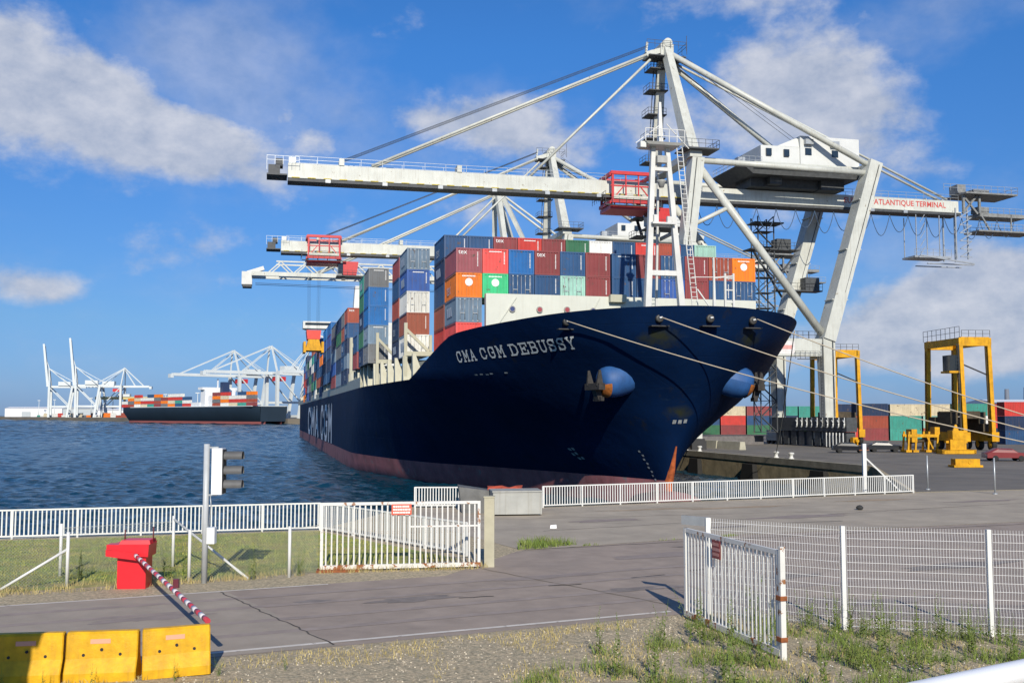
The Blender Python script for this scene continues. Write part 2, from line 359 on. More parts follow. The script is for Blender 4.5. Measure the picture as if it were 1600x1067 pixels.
for k_, (x, y, rx, ry, m_) in enumerate(((-2.6, 27.2, 1.1, .35, P2), (.8, 30.8, 1.7, .30, P1), (3.2, 28.6, .9, .28, P2), (-8.5, 24.6, 1.3, .30, P1), (-5.2, 26.8, .45, .2, P2), (5.0, 35.5, 2.0, .5, P1), (8.5, 31.0, 1.2, .3, P2), (10, 27, 1.6, .35, P1), (14, 33, 2.2, .5, P2), (7, 38.2, 1.5, .2, P2))):
    blotch('road_stain', x, y, rx, ry, .42, m_, .0105 + k_ * .0002)
for k_, (x, y, rx, ry, m_) in enumerate(((7, 52.5, 2.6, .30, P3), (12, 53.8, 3.0, .35, P3), (4, 47, 1.8, .5, P1), (14, 49, 2.6, .6, P1), (20, 58.0, 2.5, .4, P3), (26, 57.5, 2.4, .4, P1), (9.5, 44.5, 1.0, .25, P2), (36, 63, 4, .6, P1))):
    blotch('apron_stain', x, y, rx, ry, .38, m_, .0145 + k_ * .0002)
for n0 in (1.5, 2.9, 4.7, 6.1): strip('tyre_track', [rp(-28, n0), rp(2, n0 + .05), rp(18, n0 + .3)], .32, .0098 + n0 * .0001, mat('tyre_track', (.295, .242, .208), .9, var=.16, vscale=1.6, coord='World', detail=8))
strip('apron_white_line', [(33.0, 91.0), (45, 83), (110, 60)], .25, .013, mat('faded_line', (.30, .28, .24), .9, coord='World'))
strip('crane_rail', [wq(60.0, 87), wq(60.0, 900)], .25, .012, DARKJ)
strip('crane_rail', [wq(82.0, 87), wq(82.0, 900)], .25, .012, DARKJ)
# quay cap beam with black blocks painting the shade of the fender recesses below it
cap = MB()
a = W(55.69, 86.6); b = W(55.69, 600)
cap.beam(a + Vector((0, 0, -.32)), b + Vector((0, 0, -.32)), .9, .68)
o = cap.build('cap_beam', CAPM, qwall)
RSHADE = mat('recess_shade_black', (.012, .011, .010), .8, var=.3)
fm = MB(); fm.hull8([(-.5, -1.7, -2.9), (.2, -1.7, -2.9), (.2, 1.7, -2.9), (-.5, 1.7, -2.9), (-.35, -1.3, -.9), (.2, -1.3, -.9), (.2, 1.3, -.9), (-.35, 1.3, -.9)])
fme = fm.mesh('recess_shade_block', RSHADE)
for i in range(14):
    p = W(55.1, 95 + i * 15.5)
    inst('recess_shade_block', fme, qwall, (p.x, p.y, 0), (0, 0, TH))
# lawn
lawn = [(-40, 33.6), (-40, 16.2), (-13.2, 28.4), (-6.0, 31.7), (-1.7, 34.6), (-8.05, 42.9)]
sheet('lawn', lawn, .004, LAWN)

# --- far shore on the left and land behind
far = [(-1700, 2600), (-795, 1590), (-372, 1035), (-178, 815), (-140, 815), (-60, 900), (60, 1500), (900, 2600)]
FARM = mat('far_quay_stone', (.17, .145, .11), .9, var=.2, vscale=.02, coord='World')
fs = MB(); fs.poly([(x, y, 1.6) for x, y in far])
for i in range(len(far) - 1):
    (x0, y0), (x1, y1) = far[i], far[i + 1]; fs.poly([(x0, y0, 1.6), (x1, y1, 1.6), (x1, y1, -4), (x0, y0, -4)])
tag(fs.build('far_quay', FARM), kind='structure')
hm = MB(); top = []; bot = []
for i in range(80):
    x = -300 + i * 42; y = 2300 - i * 12
    hgt = 9 + 9 * math.sin(i * .23) * math.sin(i * .071 + 1) + random.uniform(0, 3) + (10 if i > 45 else 0)
    top.append((x, y, hgt)); bot.append((x, y - 60, 0))
back = [(p[0], p[1] + 250, 0) for p in top]
hm.quadgrid([bot, top, back]); tag(hm.build('hills', mat('far_wood', (.035, .05, .045), .95, var=.3, vscale=.02, coord='World')), kind='structure')

# ================================================================== THE SHIP
QC = 31.8                                        # ship's centre line
LV=[(-6.0,[(79,0),(95,3),(110,8),(131,14),(160,19.5),(180,20)]),
(-2.8,[(78.3,0),(90,3.4),(104,8.4),(113,12.7),(131,17.2),(155,20)]),
(-.5,[(77.8,0),(80,.9),(90,4.2),(104,9.6),(113,13.6),(131,17.8),(150,20)]),
(3.0,[(76.2,0),(80,3.2),(90,8),(104,13.5),(117,16.8),(131,18.9),(145,20)]),
(6.0,[(74.4,0),(77,4),(80,6.6),(90,12),(104,16.6),(117,18.2),(131,19.6),(140,20)]),
(8.3,[(72.7,0),(75,4.6),(80,9.0),(90,14.6),(99,17.6),(117,19.1),(131,20)]),
(10.6,[(71.2,0),(73,5.6),(76,8.8),(80,11.2),(85,13.8),(90,15.6),(99,17.8),(117,19.2),(131,20)]),
(12.9,[(70,0),(71,4.4),(73,7.9),(76,10.7),(80,13),(85,15.2),(90,16.4),(99,18),(117,19.3),(131,20)])]
def lev(pts,s):
    s0=pts[0][0]
    if s<=s0: return 0.
    if s>=pts[-1][0]: return pts[-1][1]
    X=[math.sqrt(p[0]-s0) for p in pts]; Y=[p[1] for p in pts]; x=math.sqrt(s-s0)
    n=len(X); d=[(Y[i+1]-Y[i])/(X[i+1]-X[i]) for i in range(n-1)]
    m=[d[0]]+[0 if d[i-1]*d[i]<=0 else 2*d[i-1]*d[i]/(d[i-1]+d[i]) for i in range(1,n-1)]+[0]
    i=min(max(bisect.bisect(X,x)-1,0),n-2); h=X[i+1]-X[i]; t=(x-X[i])/h
    return (2*t**3-3*t*t+1)*Y[i]+(t**3-2*t*t+t)*h*m[i]+(-2*t**3+3*t*t)*Y[i+1]+(t**3-t*t)*h*m[i+1]
def stem(z):
    zs=[l[0] for l in LV]; i=min(max(bisect.bisect(zs,z)-1,0),len(LV)-2)
    t=(z-zs[i])/(zs[i+1]-zs[i]); return LV[i][1][0][0]*(1-t)+LV[i+1][1][0][0]*t
def hb(s,z):
    # shift to common stem so that levels blend smoothly
    zs=[l[0] for l in LV]; i=min(max(bisect.bisect(zs,z)-1,0),len(LV)-2)
    t=(z-zs[i])/(zs[i+1]-zs[i]); s0=stem(z)
    w=max(0,1-(s-s0)/45.)
    a=lev(LV[i][1],s+(LV[i][1][0][0]-s0)*w); b=lev(LV[i+1][1],s+(LV[i+1][1][0][0]-s0)*w)
    v=a*(1-t)+b*t
    if s>370: v*=1-.12*((s-370)/30)**2
    return v
def ztop(s):
    if s <= 89.5: return 12.9 - .05 * (s - 70)
    if s >= 100.5: return 8.3
    t = (s - 89.5) / 11; t = .5 * t + .5 * t * t * (3 - 2 * t); return 11.92*(1-t)+8.3*t
ship = empty('container_ship', W(QC, 230, -2.8), TH)
tag(ship, 'huge dark blue container ship moored along the quay with its bow towards us', 'ship')
def L(b, s, z): return (b, s - 230, z + 2.8)     # ship coordinates: b from the centre line, s along the quay
HULL = mat('navy_hull_paint', (.0026, .0138, .052), .60, var=.22, vscale=.15, streak=.35, rcol=(.006, .011, .020), spec=.05)
def patch_hull():
    # scraped and stained areas on the bow
    nt = HULL.node_tree; nd = nt.nodes; lk = nt.links; b = nd['Principled BSDF']
    src = b.inputs['Base Color'].links[0].from_socket
    n = nd.new('ShaderNodeTexNoise'); n.inputs['Scale'].default_value = .33; n.inputs['Detail'].default_value = 8; n.inputs['Roughness'].default_value = .7
    tcn = nd.new('ShaderNodeTexCoord'); lk.new(tcn.outputs['Object'], n.inputs[0])
    r = nd.new('ShaderNodeMapRange'); lk.new(n.outputs[0], r.inputs[0]); r.inputs[1].default_value = .60; r.inputs[2].default_value = .72; r.inputs[4].default_value = .7
    mx = nd.new('ShaderNodeMixRGB'); lk.new(r.outputs[0], mx.inputs[0]); lk.new(src, mx.inputs[1]); mx.inputs[2].default_value = (.022, .020, .012, 1)
    cur = mx.outputs[0]; sp = nd.new('ShaderNodeSeparateXYZ'); lk.new(tcn.outputs['Object'], sp.inputs[0])
    def mth(op, a, b_):
        n_ = nd.new('ShaderNodeMath'); n_.operation = op
        for i, v in enumerate((a, b_)):
            if isinstance(v, (int, float)): n_.inputs[i].default_value = v
            else: lk.new(v, n_.inputs[i])
        return n_.outputs[0]
    for b0, z0, w0, h0 in ((-3.2, 10.6, 1.7, .95), (4.4, 10.7, 1.5, .95), (-.2, 5.0, 1.3, .6)):     # run-off stains below the fairleads
        dx = mth('DIVIDE', mth('SUBTRACT', sp.outputs[0], b0), w0); dz = mth('DIVIDE', mth('SUBTRACT', sp.outputs[2], z0 + 2.8), h0)
        gg = mth('EXPONENT', mth('MULTIPLY', mth('ADD', mth('MULTIPLY', dx, dx), mth('MULTIPLY', dz, dz)), -1.0), 0.0)
        gg = nd.new('ShaderNodeMath') if False else gg
        n2_ = nd.new('ShaderNodeTexNoise'); n2_.inputs['Scale'].default_value = 1.4; n2_.inputs['Detail'].default_value = 6; lk.new(tcn.outputs['Object'], n2_.inputs[0])
        f_ = nd.new('ShaderNodeMapRange'); lk.new(mth('MULTIPLY', gg, n2_.outputs[0]), f_.inputs[0]); f_.inputs[1].default_value = .18; f_.inputs[2].default_value = .55; f_.inputs[4].default_value = .9
        m2 = nd.new('ShaderNodeMixRGB'); lk.new(f_.outputs[0], m2.inputs[0]); lk.new(cur, m2.inputs[1]); m2.inputs[2].default_value = (.030, .034, .018, 1); cur = m2.outputs[0]
    mp = nd.new('ShaderNodeMapping'); mp.inputs['Scale'].default_value = (.6, .18, 3.0); lk.new(tcn.outputs['Object'], mp.inputs[0])
    sc = nd.new('ShaderNodeTexNoise'); sc.inputs['Scale'].default_value = .8; sc.inputs['Detail'].default_value = 9; sc.inputs['Roughness'].default_value = .75; lk.new(mp.outputs[0], sc.inputs[0])
    sr = nd.new('ShaderNodeMapRange'); lk.new(sc.outputs[0], sr.inputs[0]); sr.inputs[1].default_value = .60; sr.inputs[2].default_value = .72; sr.inputs[4].default_value = .45
    m3 = nd.new('ShaderNodeMixRGB'); lk.new(sr.outputs[0], m3.inputs[0]); lk.new(cur, m3.inputs[1]); m3.inputs[2].default_value = (.014, .030, .062, 1); cur = m3.outputs[0]
    lk.new(cur, b.inputs['Base Color'])
    # shell plating: shallow dents between frames and weld seams
    cy = nd.new('ShaderNodeCombineXYZ'); lk.new(sp.outputs[1], cy.inputs[0]); lk.new(sp.outputs[2], cy.inputs[1])
    br = nd.new('ShaderNodeTexBrick'); br.inputs['Scale'].default_value = 1.0; br.inputs['Brick Width'].default_value = 8.0; br.inputs['Row Height'].default_value = 2.4; br.inputs['Mortar Size'].default_value = .03
    br.inputs['Color1'].default_value = (1, 1, 1, 1); br.inputs['Color2'].default_value = (1, 1, 1, 1); br.inputs['Mortar'].default_value = (0, 0, 0, 1); lk.new(cy.outputs[0], br.inputs[0])
    dn = nd.new('ShaderNodeTexNoise'); dn.inputs['Scale'].default_value = .55; dn.inputs['Detail'].default_value = 3; lk.new(tcn.outputs['Object'], dn.inputs[0])
    hh = mth('ADD', mth('MULTIPLY', br.outputs[0], .25), mth('MULTIPLY', dn.outputs[0], 1.0))
    bp = nd.new('ShaderNodeBump'); bp.inputs['Strength'].default_value = .7; bp.inputs['Distance'].default_value = .10; lk.new(hh, bp.inputs['Height']); lk.new(bp.outputs[0], b.inputs['Normal'])
patch_hull()
BOOT = mat('red_boot_topping', (.29, .10, .105), .75, var=.35, vscale=.5, streak=.6, rcol=(.22, .16, .16), rust=.03, rscale=.8, )
ts = [(i / 46) ** 1.9 for i in range(47)]
S1 = 165.0
def col(t, z): s0 = stem(z); return s0 + (S1 - s0) * t
extra = [180, 220, 280, 340, 370, 385, 400]
def side(sg, zr):
    rows = []
    for k in range(len(zr[0])):
        row = []
        for t in ts:
            st_ = col(t, 11.0); zt = zr[1](st_) if callable(zr[1]) else zr[1]
            z = zr[0] and (zr[2] + (zt - zr[2]) * zr[0][k])
            s_ = col(t, z); row.append(L(sg * max(hb(s_, z), .0 if t == 0 else .0), s_, z))
        for s_ in extra:
            zt = zr[1](s_) if callable(zr[1]) else zr[1]
            z = zr[2] + (zt - zr[2]) * zr[0][k]; row.append(L(sg * hb(s_, z), s_, z))
        rows.append(row)
    return rows
hl = MB(); fr = [i / 16 for i in range(17)]
for sg in (-1, 1): hl.quadgrid(side(sg, (fr, ztop, -.5)))
hl.poly([L(-17.6, 400, -.5), L(17.6, 400, -.5), L(17.6, 400, 8.3), L(-17.6, 400, 8.3)])
hull = hl.build('hull', HULL, ship)
bt = MB()
for sg in (-1, 1): bt.quadgrid(side(sg, ([i / 5 for i in range(6)], -.5, -6.0)))
bt.poly([L(-17.6, 400, -6), L(17.6, 400, -6), L(17.6, 400, -.5), L(-17.6, 400, -.5)])
tag(bt.build('boot_topping', BOOT, ship), 'scuffed dull red band along the waterline')
for me in (hull.data, ):
    bm = bmesh.new(); bm.from_mesh(me); bmesh.ops.remove_doubles(bm, verts=bm.verts, dist=.002); bmesh.ops.recalc_face_normals(bm, faces=bm.faces); bm.to_mesh(me); bm.free()
# orange stem below the knuckle and the bulb under it
sb = MB(); rows = []
for k in range(13):
    z = 2.3 - k * .7; s0 = stem(max(z, -6)); hw = .06 + .30 * min(1, k / 3) if k < 9 else .42
    rows.append([L(-hw, s0 + .55, z), L(-hw * .7, s0 - .04, z), L(0, s0 - .16, z), L(hw * .7, s0 - .04, z), L(hw, s0 + .55, z)])
sb.quadgrid(rows); tag(sb.build('stem_bar', mat('orange_stem', (.42, .10, .025), .8, var=.45, vscale=1.5), ship), 'rusty orange stem at the waterline')
bl = MB(); prof = [(.05, 72.0), (1.2, 72.3), (2.1, 73.4), (2.5, 75.5), (2.5, 82)]
base = len(bl.v)
bl.lathe([(r, s_ - 230) for r, s_ in prof], 18, (0, 0, -1.9 + 2.8 - 1.9), 'y')
bl.build('bulbous_bow', BOOT, ship)
# decks
dk = MB()
ring = []
for t in ts[:36]:
    s_ = col(t, 11.3)
    if s_ > 88.5: break
    ring.append((hb(s_, 11.3) - .15, s_))
dk.poly([L(-b_, s_, 11.2 if s_ < 90 else 9.0) for b_, s_ in ring[1:]] + [L(b_, s_, 11.2 if s_ < 90 else 9.0) for b_, s_ in ring[1:][::-1]])
dk.build('forecastle_deck', mat('deck_green', (.06, .10, .09), .8), ship)
dk = MB(); rr = [(hb(s_, 8.3) - .1, s_) for s_ in (95, 100, 105, 110, 117, 124, 131, 160, 260, 370, 399)]
dk.poly([L(-b_, s_, 8.1) for b_, s_ in rr] + [L(b_, s_, 8.1) for b_, s_ in rr[::-1]])
dk.build('main_deck', mat('deck_green'), ship)
# lettering on the hull
GL = {'C': [[(.78, .70), (.6, .92), (.25, .92), (.08, .72), (.08, .28), (.25, .08), (.6, .08), (.78, .30)], [(.78, .60), (.78, .92)]],
 'M': [[(.12, .06), (.12, .94), (.45, .36), (.78, .94), (.78, .06)], [(-.02, .05), (.26, .05)], [(.64, .05), (.92, .05)], [(-.02, .94), (.16, .94)], [(.74, .94), (.92, .94)]],
 'A': [[(.10, .06), (.42, .95), (.76, .06)], [(.22, .34), (.64, .34)], [(-.02, .05), (.24, .05)], [(.62, .05), (.90, .05)]],
 'G': [[(.78, .70), (.6, .92), (.25, .92), (.08, .72), (.08, .28), (.25, .08), (.6, .08), (.76, .22), (.76, .48), (.50, .48)], [(.78, .60), (.78, .92)]],
 'D': [[(.16, .08), (.16, .92), (.55, .92), (.80, .70), (.80, .30), (.55, .08), (.16, .08)], [(0, .92), (.16, .92)], [(0, .08), (.16, .08)]],
 'E': [[(.82, .68), (.82, .92), (.0, .92)], [(.18, .92), (.18, .08)], [(0, .08), (.82, .08), (.82, .32)], [(.18, .5), (.56, .5)], [(.56, .38), (.56, .62)]],
 'B': [[(.0, .92), (.60, .92), (.76, .80), (.76, .62), (.60, .52), (.16, .52)], [(.60, .52), (.80, .40), (.80, .20), (.62, .08), (.0, .08)], [(.17, .08), (.17, .92)]],
 'U': [[(.15, .92), (.15, .26), (.30, .08), (.60, .08), (.75, .26), (.75, .92)], [(0, .93), (.30, .93)], [(.60, .93), (.90, .93)]],
 'S': [[(.76, .70), (.60, .92), (.25, .92), (.09, .78), (.09, .62), (.25, .52), (.60, .48), (.77, .38), (.77, .20), (.60, .08), (.25, .08), (.09, .30)], [(.77, .64), (.77, .94)], [(.08, .06), (.08, .36)]],
 'Y': [[(.08, .92), (.43, .46), (.78, .92)], [(.43, .46), (.43, .06)], [(-.04, .93), (.24, .93)], [(.62, .93), (.90, .93)], [(.28, .05), (.58, .05)]]}
def letter(ch, tk, put, serif=True):
    b = MB(); st_ = GL[ch]
    for j, pl in enumerate(st_):
        if not serif and j > 0 and ch in 'CM': continue
        if not serif and j > 1 and ch == 'A': continue
        if not serif and j == 1 and ch == 'G': continue
        for i in range(len(pl) - 1):
            a = Vector((*pl[i], 0)); c = Vector((*pl[i + 1], 0)); d = (c - a)
            if d.length < 1e-6: continue
            d.normalize(); n = Vector((-d.y, d.x, 0)) * tk * .5
            a2 = a - d * tk * .35; c2 = c + d * tk * .35
            for k in range(3):
                p = a2.lerp(c2, k / 3); q_ = a2.lerp(c2, (k + 1) / 3)
                b.poly([put(p.x - n.x, p.y - n.y), put(q_.x - n.x, q_.y - n.y), put(q_.x + n.x, q_.y + n.y), put(p.x + n.x, p.y + n.y)])
    return b
PALE = mat('hull_lettering', (.68, .70, .68), .5, var=.10, vscale=2)
PALE2 = mat('side_lettering', (.85, .86, .86), .5, var=.1, vscale=.4)
def bow_point(f, h):                             # f: 0..1 along the name, h: height fraction
    s_ = 89.9 - 16.9 * f + 3.6 * f * f; s_ -= h * (.25 + .4 * f)
    z = 9.42 + .50 * f + h * (.98 - .06 * f); return L(-(hb(s_, z) + .05), s_, z)
slots = [(ch, .000 + .066 * i, .053) for i, ch in enumerate('CMA')] + [(ch, .228 + .073 * i, .061) for i, ch in enumerate('CGM')] + [(ch, .480 + .081 * i, .071) for i, ch in enumerate('DEBUSSY')]
for ch, f0, wd in slots:
    letter(ch, .145, lambda x, y: bow_point(f0 + x * wd, y)).build('name_letter', PALE, ship, fix=False)
for ch, s0, wd in (('C', 296, 20), ('M', 275, 20), ('A', 254, 19), ('C', 228, 12.5), ('G', 214, 12.5), ('M', 200.5, 12.5)):
    letter(ch, .17, lambda x, y: L(-20.05, s0 - x * wd, -.4 + y * 7.2), serif=False).build('side_letter', PALE2, ship, fix=False)
# small white marks: thruster sign, bulb sign and draught figures
mk = MB()
def mark(s_, z, ds, dz, sg=-1):
    mk.poly([L(sg * (hb(a, b_) + .05), a, b_) for a, b_ in ((s_, z), (s_ - ds, z), (s_ - ds, z + dz), (s_, z + dz))])
for i, (ds, dz) in enumerate(((0, 0), (.5, .1), (.15, .45), (.65, .5), (.3, -.35), (.8, -.3))): mark(87.6 - ds, 1.2 + dz, .32, .22)
for i in range(9): mark(79.4 - .12 * (i % 2), -.9 + i * .33, .20, .16)
for ds, dz in ((0, 0), (.5, .02), (1.0, -.02), (1.4, .03), (2.6, .05)): mark(88.4 - ds * 1.4, 8.25 + dz, .35, .10)
tag(mk.build('draught_marks', mat('worn_marks', (.28, .30, .30), .6, var=.4, vscale=6), ship, fix=False), kind='stuff')
mk = MB()
for i, z in enumerate((4.1, 4.1, 4.15)):
    b0 = -.7 + i * .45
    mk.poly([L(b0 + x, stem(z + h) - .03 + .1 * abs(b0 + x), z + h) for x, h in ((0, 0), (.28, 0), (.28, .3), (0, .3))])
tag(mk.build('bow_marks', mat('worn_marks', (.28, .30, .30), .6, var=.4, vscale=6), ship, fix=False), kind='stuff')
# anchor bolsters and anchors
for sg in (-1, 1):
    c0 = Vector(L(sg * 4.2, 76.6, 7.75)); ax = Vector((sg * .90, -.20, -.22)).normalized()
    bo = MB(); pts = []; n = 18
    u = ax.cross(Vector((0, 0, 1))).normalized(); v = u.cross(ax)
    rows = []
    for h, r in ((-1.0, 1.15), (.0, 1.32), (.8, 1.36), (1.5, 1.30), (2.0, 1.12), (2.3, .80), (2.36, .35), (2.37, .02)):
        rows.append([c0 + ax * h + (u * math.cos(2 * PI * k / n) + v * math.sin(2 * PI * k / n)) * r for k in range(n + 1)])
    bo.quadgrid(rows); bol = bo.build('anchor_bolster', mat('bolster_blue', (.020, .085, .25), .6, var=.2, vscale=.8, streak=.3, rcol=(.01, .03, .09)), ship)
    rb = MB(); rows = []
    for h, r in ((2.02, 1.15), (2.2, 1.0), (2.42, .75), (2.45, .3)):
        rows.append([c0 + ax * h + (u * math.cos(PI * (1.02 + .96 * k / n)) * r + v * math.sin(PI * (1.02 + .96 * k / n)) * r) * 1.03 for k in range(n + 1)])
    rb.quadgrid(rows); rb.build('rust_streak', mat('anchor_rust', (.38, .12, .02), .8, var=.4, vscale=4), bol)
    an = MB(); e = c0 + ax * 2.35
    an.beam(e - ax * .4, e + ax * .75, .34, .34)
    an.beam(e + ax * .55 + u * 1.1 + v * -.1, e + ax * .55 - u * 1.1 + v * -.1, .55, .5)
    for k in (-1, 1):
        an.beam(e + ax * .55 + u * k * .7, e + ax * .30 + u * k * .85 + v * 1.15, .55, .40, w2=.16, h2=.14)
    an.beam(e + ax * .5 - v * .2, e + ax * .45 - v * 1.25, .55, .5, w2=.7, h2=.35)
    an.beam(e + ax * .45 - v * 1.1 + u * .6, e + ax * .45 - v * 1.1 - u * .6, .3, .3)
    an.build('anchor', mat('anchor_steel', (.030, .026, .023), .8, var=.5, vscale=4, rust=.0, rscale=3), ship)
# fairleads with rust stains
for b_, s_ in ((-3.43, 71.1), (.3, 70.35), (4.18, 71.2), (-9.34, 75.4)):
    f = MB(); p = Vector(L(b_, s_, 11.95)); f.lathe([(.10, -.02), (.26, -.06), (.32, .02), (.32, .3), (.2, .3)], 14, p, 'y')
    fl = f.build('fairlead', mat('fairlead_steel', (.035, .033, .03), .55, var=.4), ship)
    rl = MB(); rl.tube([(p.x - .07, p.y - .1, p.z + .02), (p.x + .16, p.y - .1, p.z + .06)], .075, 8); rl.build('roller', mat('roller_white', (.6, .6, .58), .5), fl)
    d = MB(); d.box(p.x - .7, p.x + .7, p.y - .12, p.y + .5, p.z - .62, p.z - .54); d.build('ledge', mat('fairlead_steel'), fl)
# breakwater wall in front of the first bay, with round ports
bwm = MB(); bwm.hull8([L(-12.35, 91.2, 8.2), L(14.6, 91.2, 8.2), L(14.6, 91.9, 8.2), L(-12.35, 91.9, 8.2), L(-12.35, 91.2, 15.9), L(14.6, 91.2, 15.9), L(14.6, 91.9, 15.9), L(-12.35, 91.9, 15.9)])
bw = bwm.build('breakwater', mat('breakwater_cream', (.56, .57, .50), .55, var=.07, vscale=.35, streak=.25, rcol=(.40, .36, .28)), ship)
for i, (b_, z) in enumerate(((-9.9, 14.5), (-7.3, 14.5), (-4.65, 14.55), (-2.1, 14.5), (-9.9, 13.05), (6.0, 14.5), (9.0, 14.5), (11.5, 14.5))):
    pm = MB(); pm.lathe([(.30, -.10), (.30, .04), (.21, .04), (.20, -.02)], 14, L(b_, 91.14, z), 'y')
    po = pm.build('port', mat('port_rim', (.28, .27, .25), .5), bw)
    pg = MB(); pg.lathe([(.22, -.115), (.22, -.105)], 14, L(b_, 91.14, z), 'y')
    pg.build('cover', [mat('port_blue', (.03, .05, .16), .4), mat('port_red', (.30, .05, .06), .4)][i in (1, 2)], po)
sv = MB()
for a, b_ in (((-11.8, 12.2), (-9.5, 15.6)), ((-2.6, 13.6), (-1.4, 15.8)), ((12.0, 15.6), (13.6, 13.6)), ((-4.8, 13.2), (-2.8, 13.25)), ((-10.3, 12.9), (-8.2, 13.3))):
    sv.beam(L(a[0], 91.12, a[1]), L(b_[0], 91.12, b_[1]), .07, .07)
sv.build('rails', mat('breakwater_cream'), bw)
pk = MB(); pk.box(-.55, 1.05, *(x - 230 for x in (90.6, 91.17)), 15.35 + 2.8, 16.05 + 2.8); pk.build('vent_box', BEIGE, bw)
# forward mast
ms = MB()
def ml(b0, z0, b1, z1, w0, w1, s0=80.3, s1=80.6): ms.beam(L(b0, s0, z0), L(b1, s1, z1), w0, w0, w2=w1, h2=w1)
ml(-1.0, 10.8, -.10, 27.6, .56, .36); ml(2.45, 10.8, 1.15, 27.6, .56, .36); ml(1.3, 10.8, .6, 26.5, .20, .16, 84.0, 81.2)
mast = ms.build('foremast', WHITE, ship)
def mpart(name, fn, m=WHITE): b = MB(); fn(b); return b.build(name, m, mast)
mpart('crossbar', lambda b: b.beam(L(-.8, 80.4, 16.7), L(2.1, 80.4, 16.7), .42))
mpart('crossbar', lambda b: b.beam(L(-.1, 80.5, 25.6), L(1.3, 80.5, 25.6), .3, .3))
mpart('light_platform', lambda b: (b.box(-.5, 1.6, -150.2, -148.9, 23.6, 23.75), b.box(-.3, .1, -150.0, -149.7, 23.75, 24.4), b.box(.9, 1.3, -150.0, -149.7, 23.75, 24.3)))
def topplat(b):
    b.hull8([L(-.9, 79.6, 27.5), L(2.0, 79.6, 27.5), L(2.0, 81.6, 27.5), L(-.9, 81.6, 27.5), L(-1.2, 79.4, 27.7), L(2.3, 79.4, 27.7), L(2.3, 81.8, 27.7), L(-1.2, 81.8, 27.7)])
    b.box(-1.6, -1.1, -150.4, -149.6, 30.0, 30.5)
mpart('top_platform', topplat)
def toprail(b):
    for x in (-1.2, -.5, .2, .9, 1.6, 2.3):
        b.beam(L(x, 79.45, 27.7), L(x, 79.45, 28.8), .06)
    for z in (28.2, 28.8): b.beam(L(-1.2, 79.45, z), L(2.3, 79.45, z), .05)
    b.beam(L(-1.9, 80, 27.6), L(.2, 80, 29.2), .07); b.beam(L(2.9, 80, 27.4), L(.9, 80, 29.4), .07)
    b.beam(L(.5, 80.5, 27.7), L(.5, 80.5, 31.4), .45, .45, w2=.2, h2=.2)
mpart('top_rail', toprail)
def ladder(b):
    for x in (0, .5):
        b.beam(L(1.75 + x, 79.9, 27.4), L(3.15 + x, 79.7, 11.5), .07)
    for k in range(40):
        t = k / 40; x = 1.75 + 1.4 * t; z = 27.4 - 15.9 * t; b.beam(L(x, 79.85 - .2 * t, z), L(x + .5, 79.85 - .2 * t, z), .045)
mpart('ladder', ladder)
def horn(b):
    b.lathe([(.2, 0), (.32, .4), (.42, .5), (.4, .6)], 14, L(.5, 80.3, 24.0))
mpart('floodlight', horn, mat('mast_grey', (.35, .35, .33), .5)); mpart('lamp_box', lambda b: b.box(.1, 1.0, -149.9, -149.4, 28.9, 29.5), mat('mast_grey'))
# short davit post with ladder on the forecastle
dv = MB(); dv.beam(L(4.4, 78.6, 11), L(4.4, 78.6, 17.9), .30, .30, w2=.10, h2=.10); dav = dv.build('davit_post', WHITE, ship)
dv = MB()
for x in (5.4, 6.15): dv.beam(L(x, 78.6, 11), L(x, 78.6, 16.6), .16)
for z in (12.2, 13.2, 14.2, 15.2, 16.2): dv.beam(L(5.4, 78.6, z), L(6.15, 78.6, z), .10)
dv.beam(L(4.4, 78.6, 16.2), L(6.2, 78.6, 16.4), .12); dv.beam(L(4.4, 78.6, 13.2), L(2.9, 78.6, 15.2), .10); dv.beam(L(2.4, 78.6, 16.2), L(4.4, 78.6, 16.25), .06)
dv.build('ladder_frame', WHITE, dav)
# side coaming, stanchions, lashing bridges
cm = MB(); pr = [(100.5, 16.2), (106.5, 16.9), (122, 17.6), (131, 17.8), (392, 17.8)]
for i in range(len(pr) - 1):
    (s0, b0), (s1, b1) = pr[i], pr[i + 1]
    cm.hull8([L(-b0, s0, 8.15), L(b0, s0, 8.15), L(b1, s1, 8.15), L(-b1, s1, 8.15), L(-b0, s0, 10.2), L(b0, s0, 10.2), L(b1, s1, 10.2), L(-b1, s1, 10.2)])
cm.build('hatch_coaming', BEIGE, ship)
bwk = MB()
bwk.beam(L(-19.85, 134, 9.0), L(-19.85, 392, 9.0), .12, 1.35)
bwk.build('side_bulwark', BEIGE, ship)
stm = MB(); stm.hull8([(-.30, -.80, 0), (.9, -.80, 0), (.9, .80, 0), (-.30, .80, 0), (-.30, -.20, 2.75), (-.02, -.20, 2.75), (-.02, .20, 2.75), (-.30, .20, 2.75)])
stm = stm.mesh('stanchion', BEIGE)
k = 0; s_ = 101.5
while s_ < 388:
    p = L(-(hb(s_, 8.3) - .55), s_, 8.15); inst('stanchion', stm, ship, p, (0, 0, 0)); s_ += 4.3 if s_ < 140 else 3.05 if s_ < 260 else 6.1
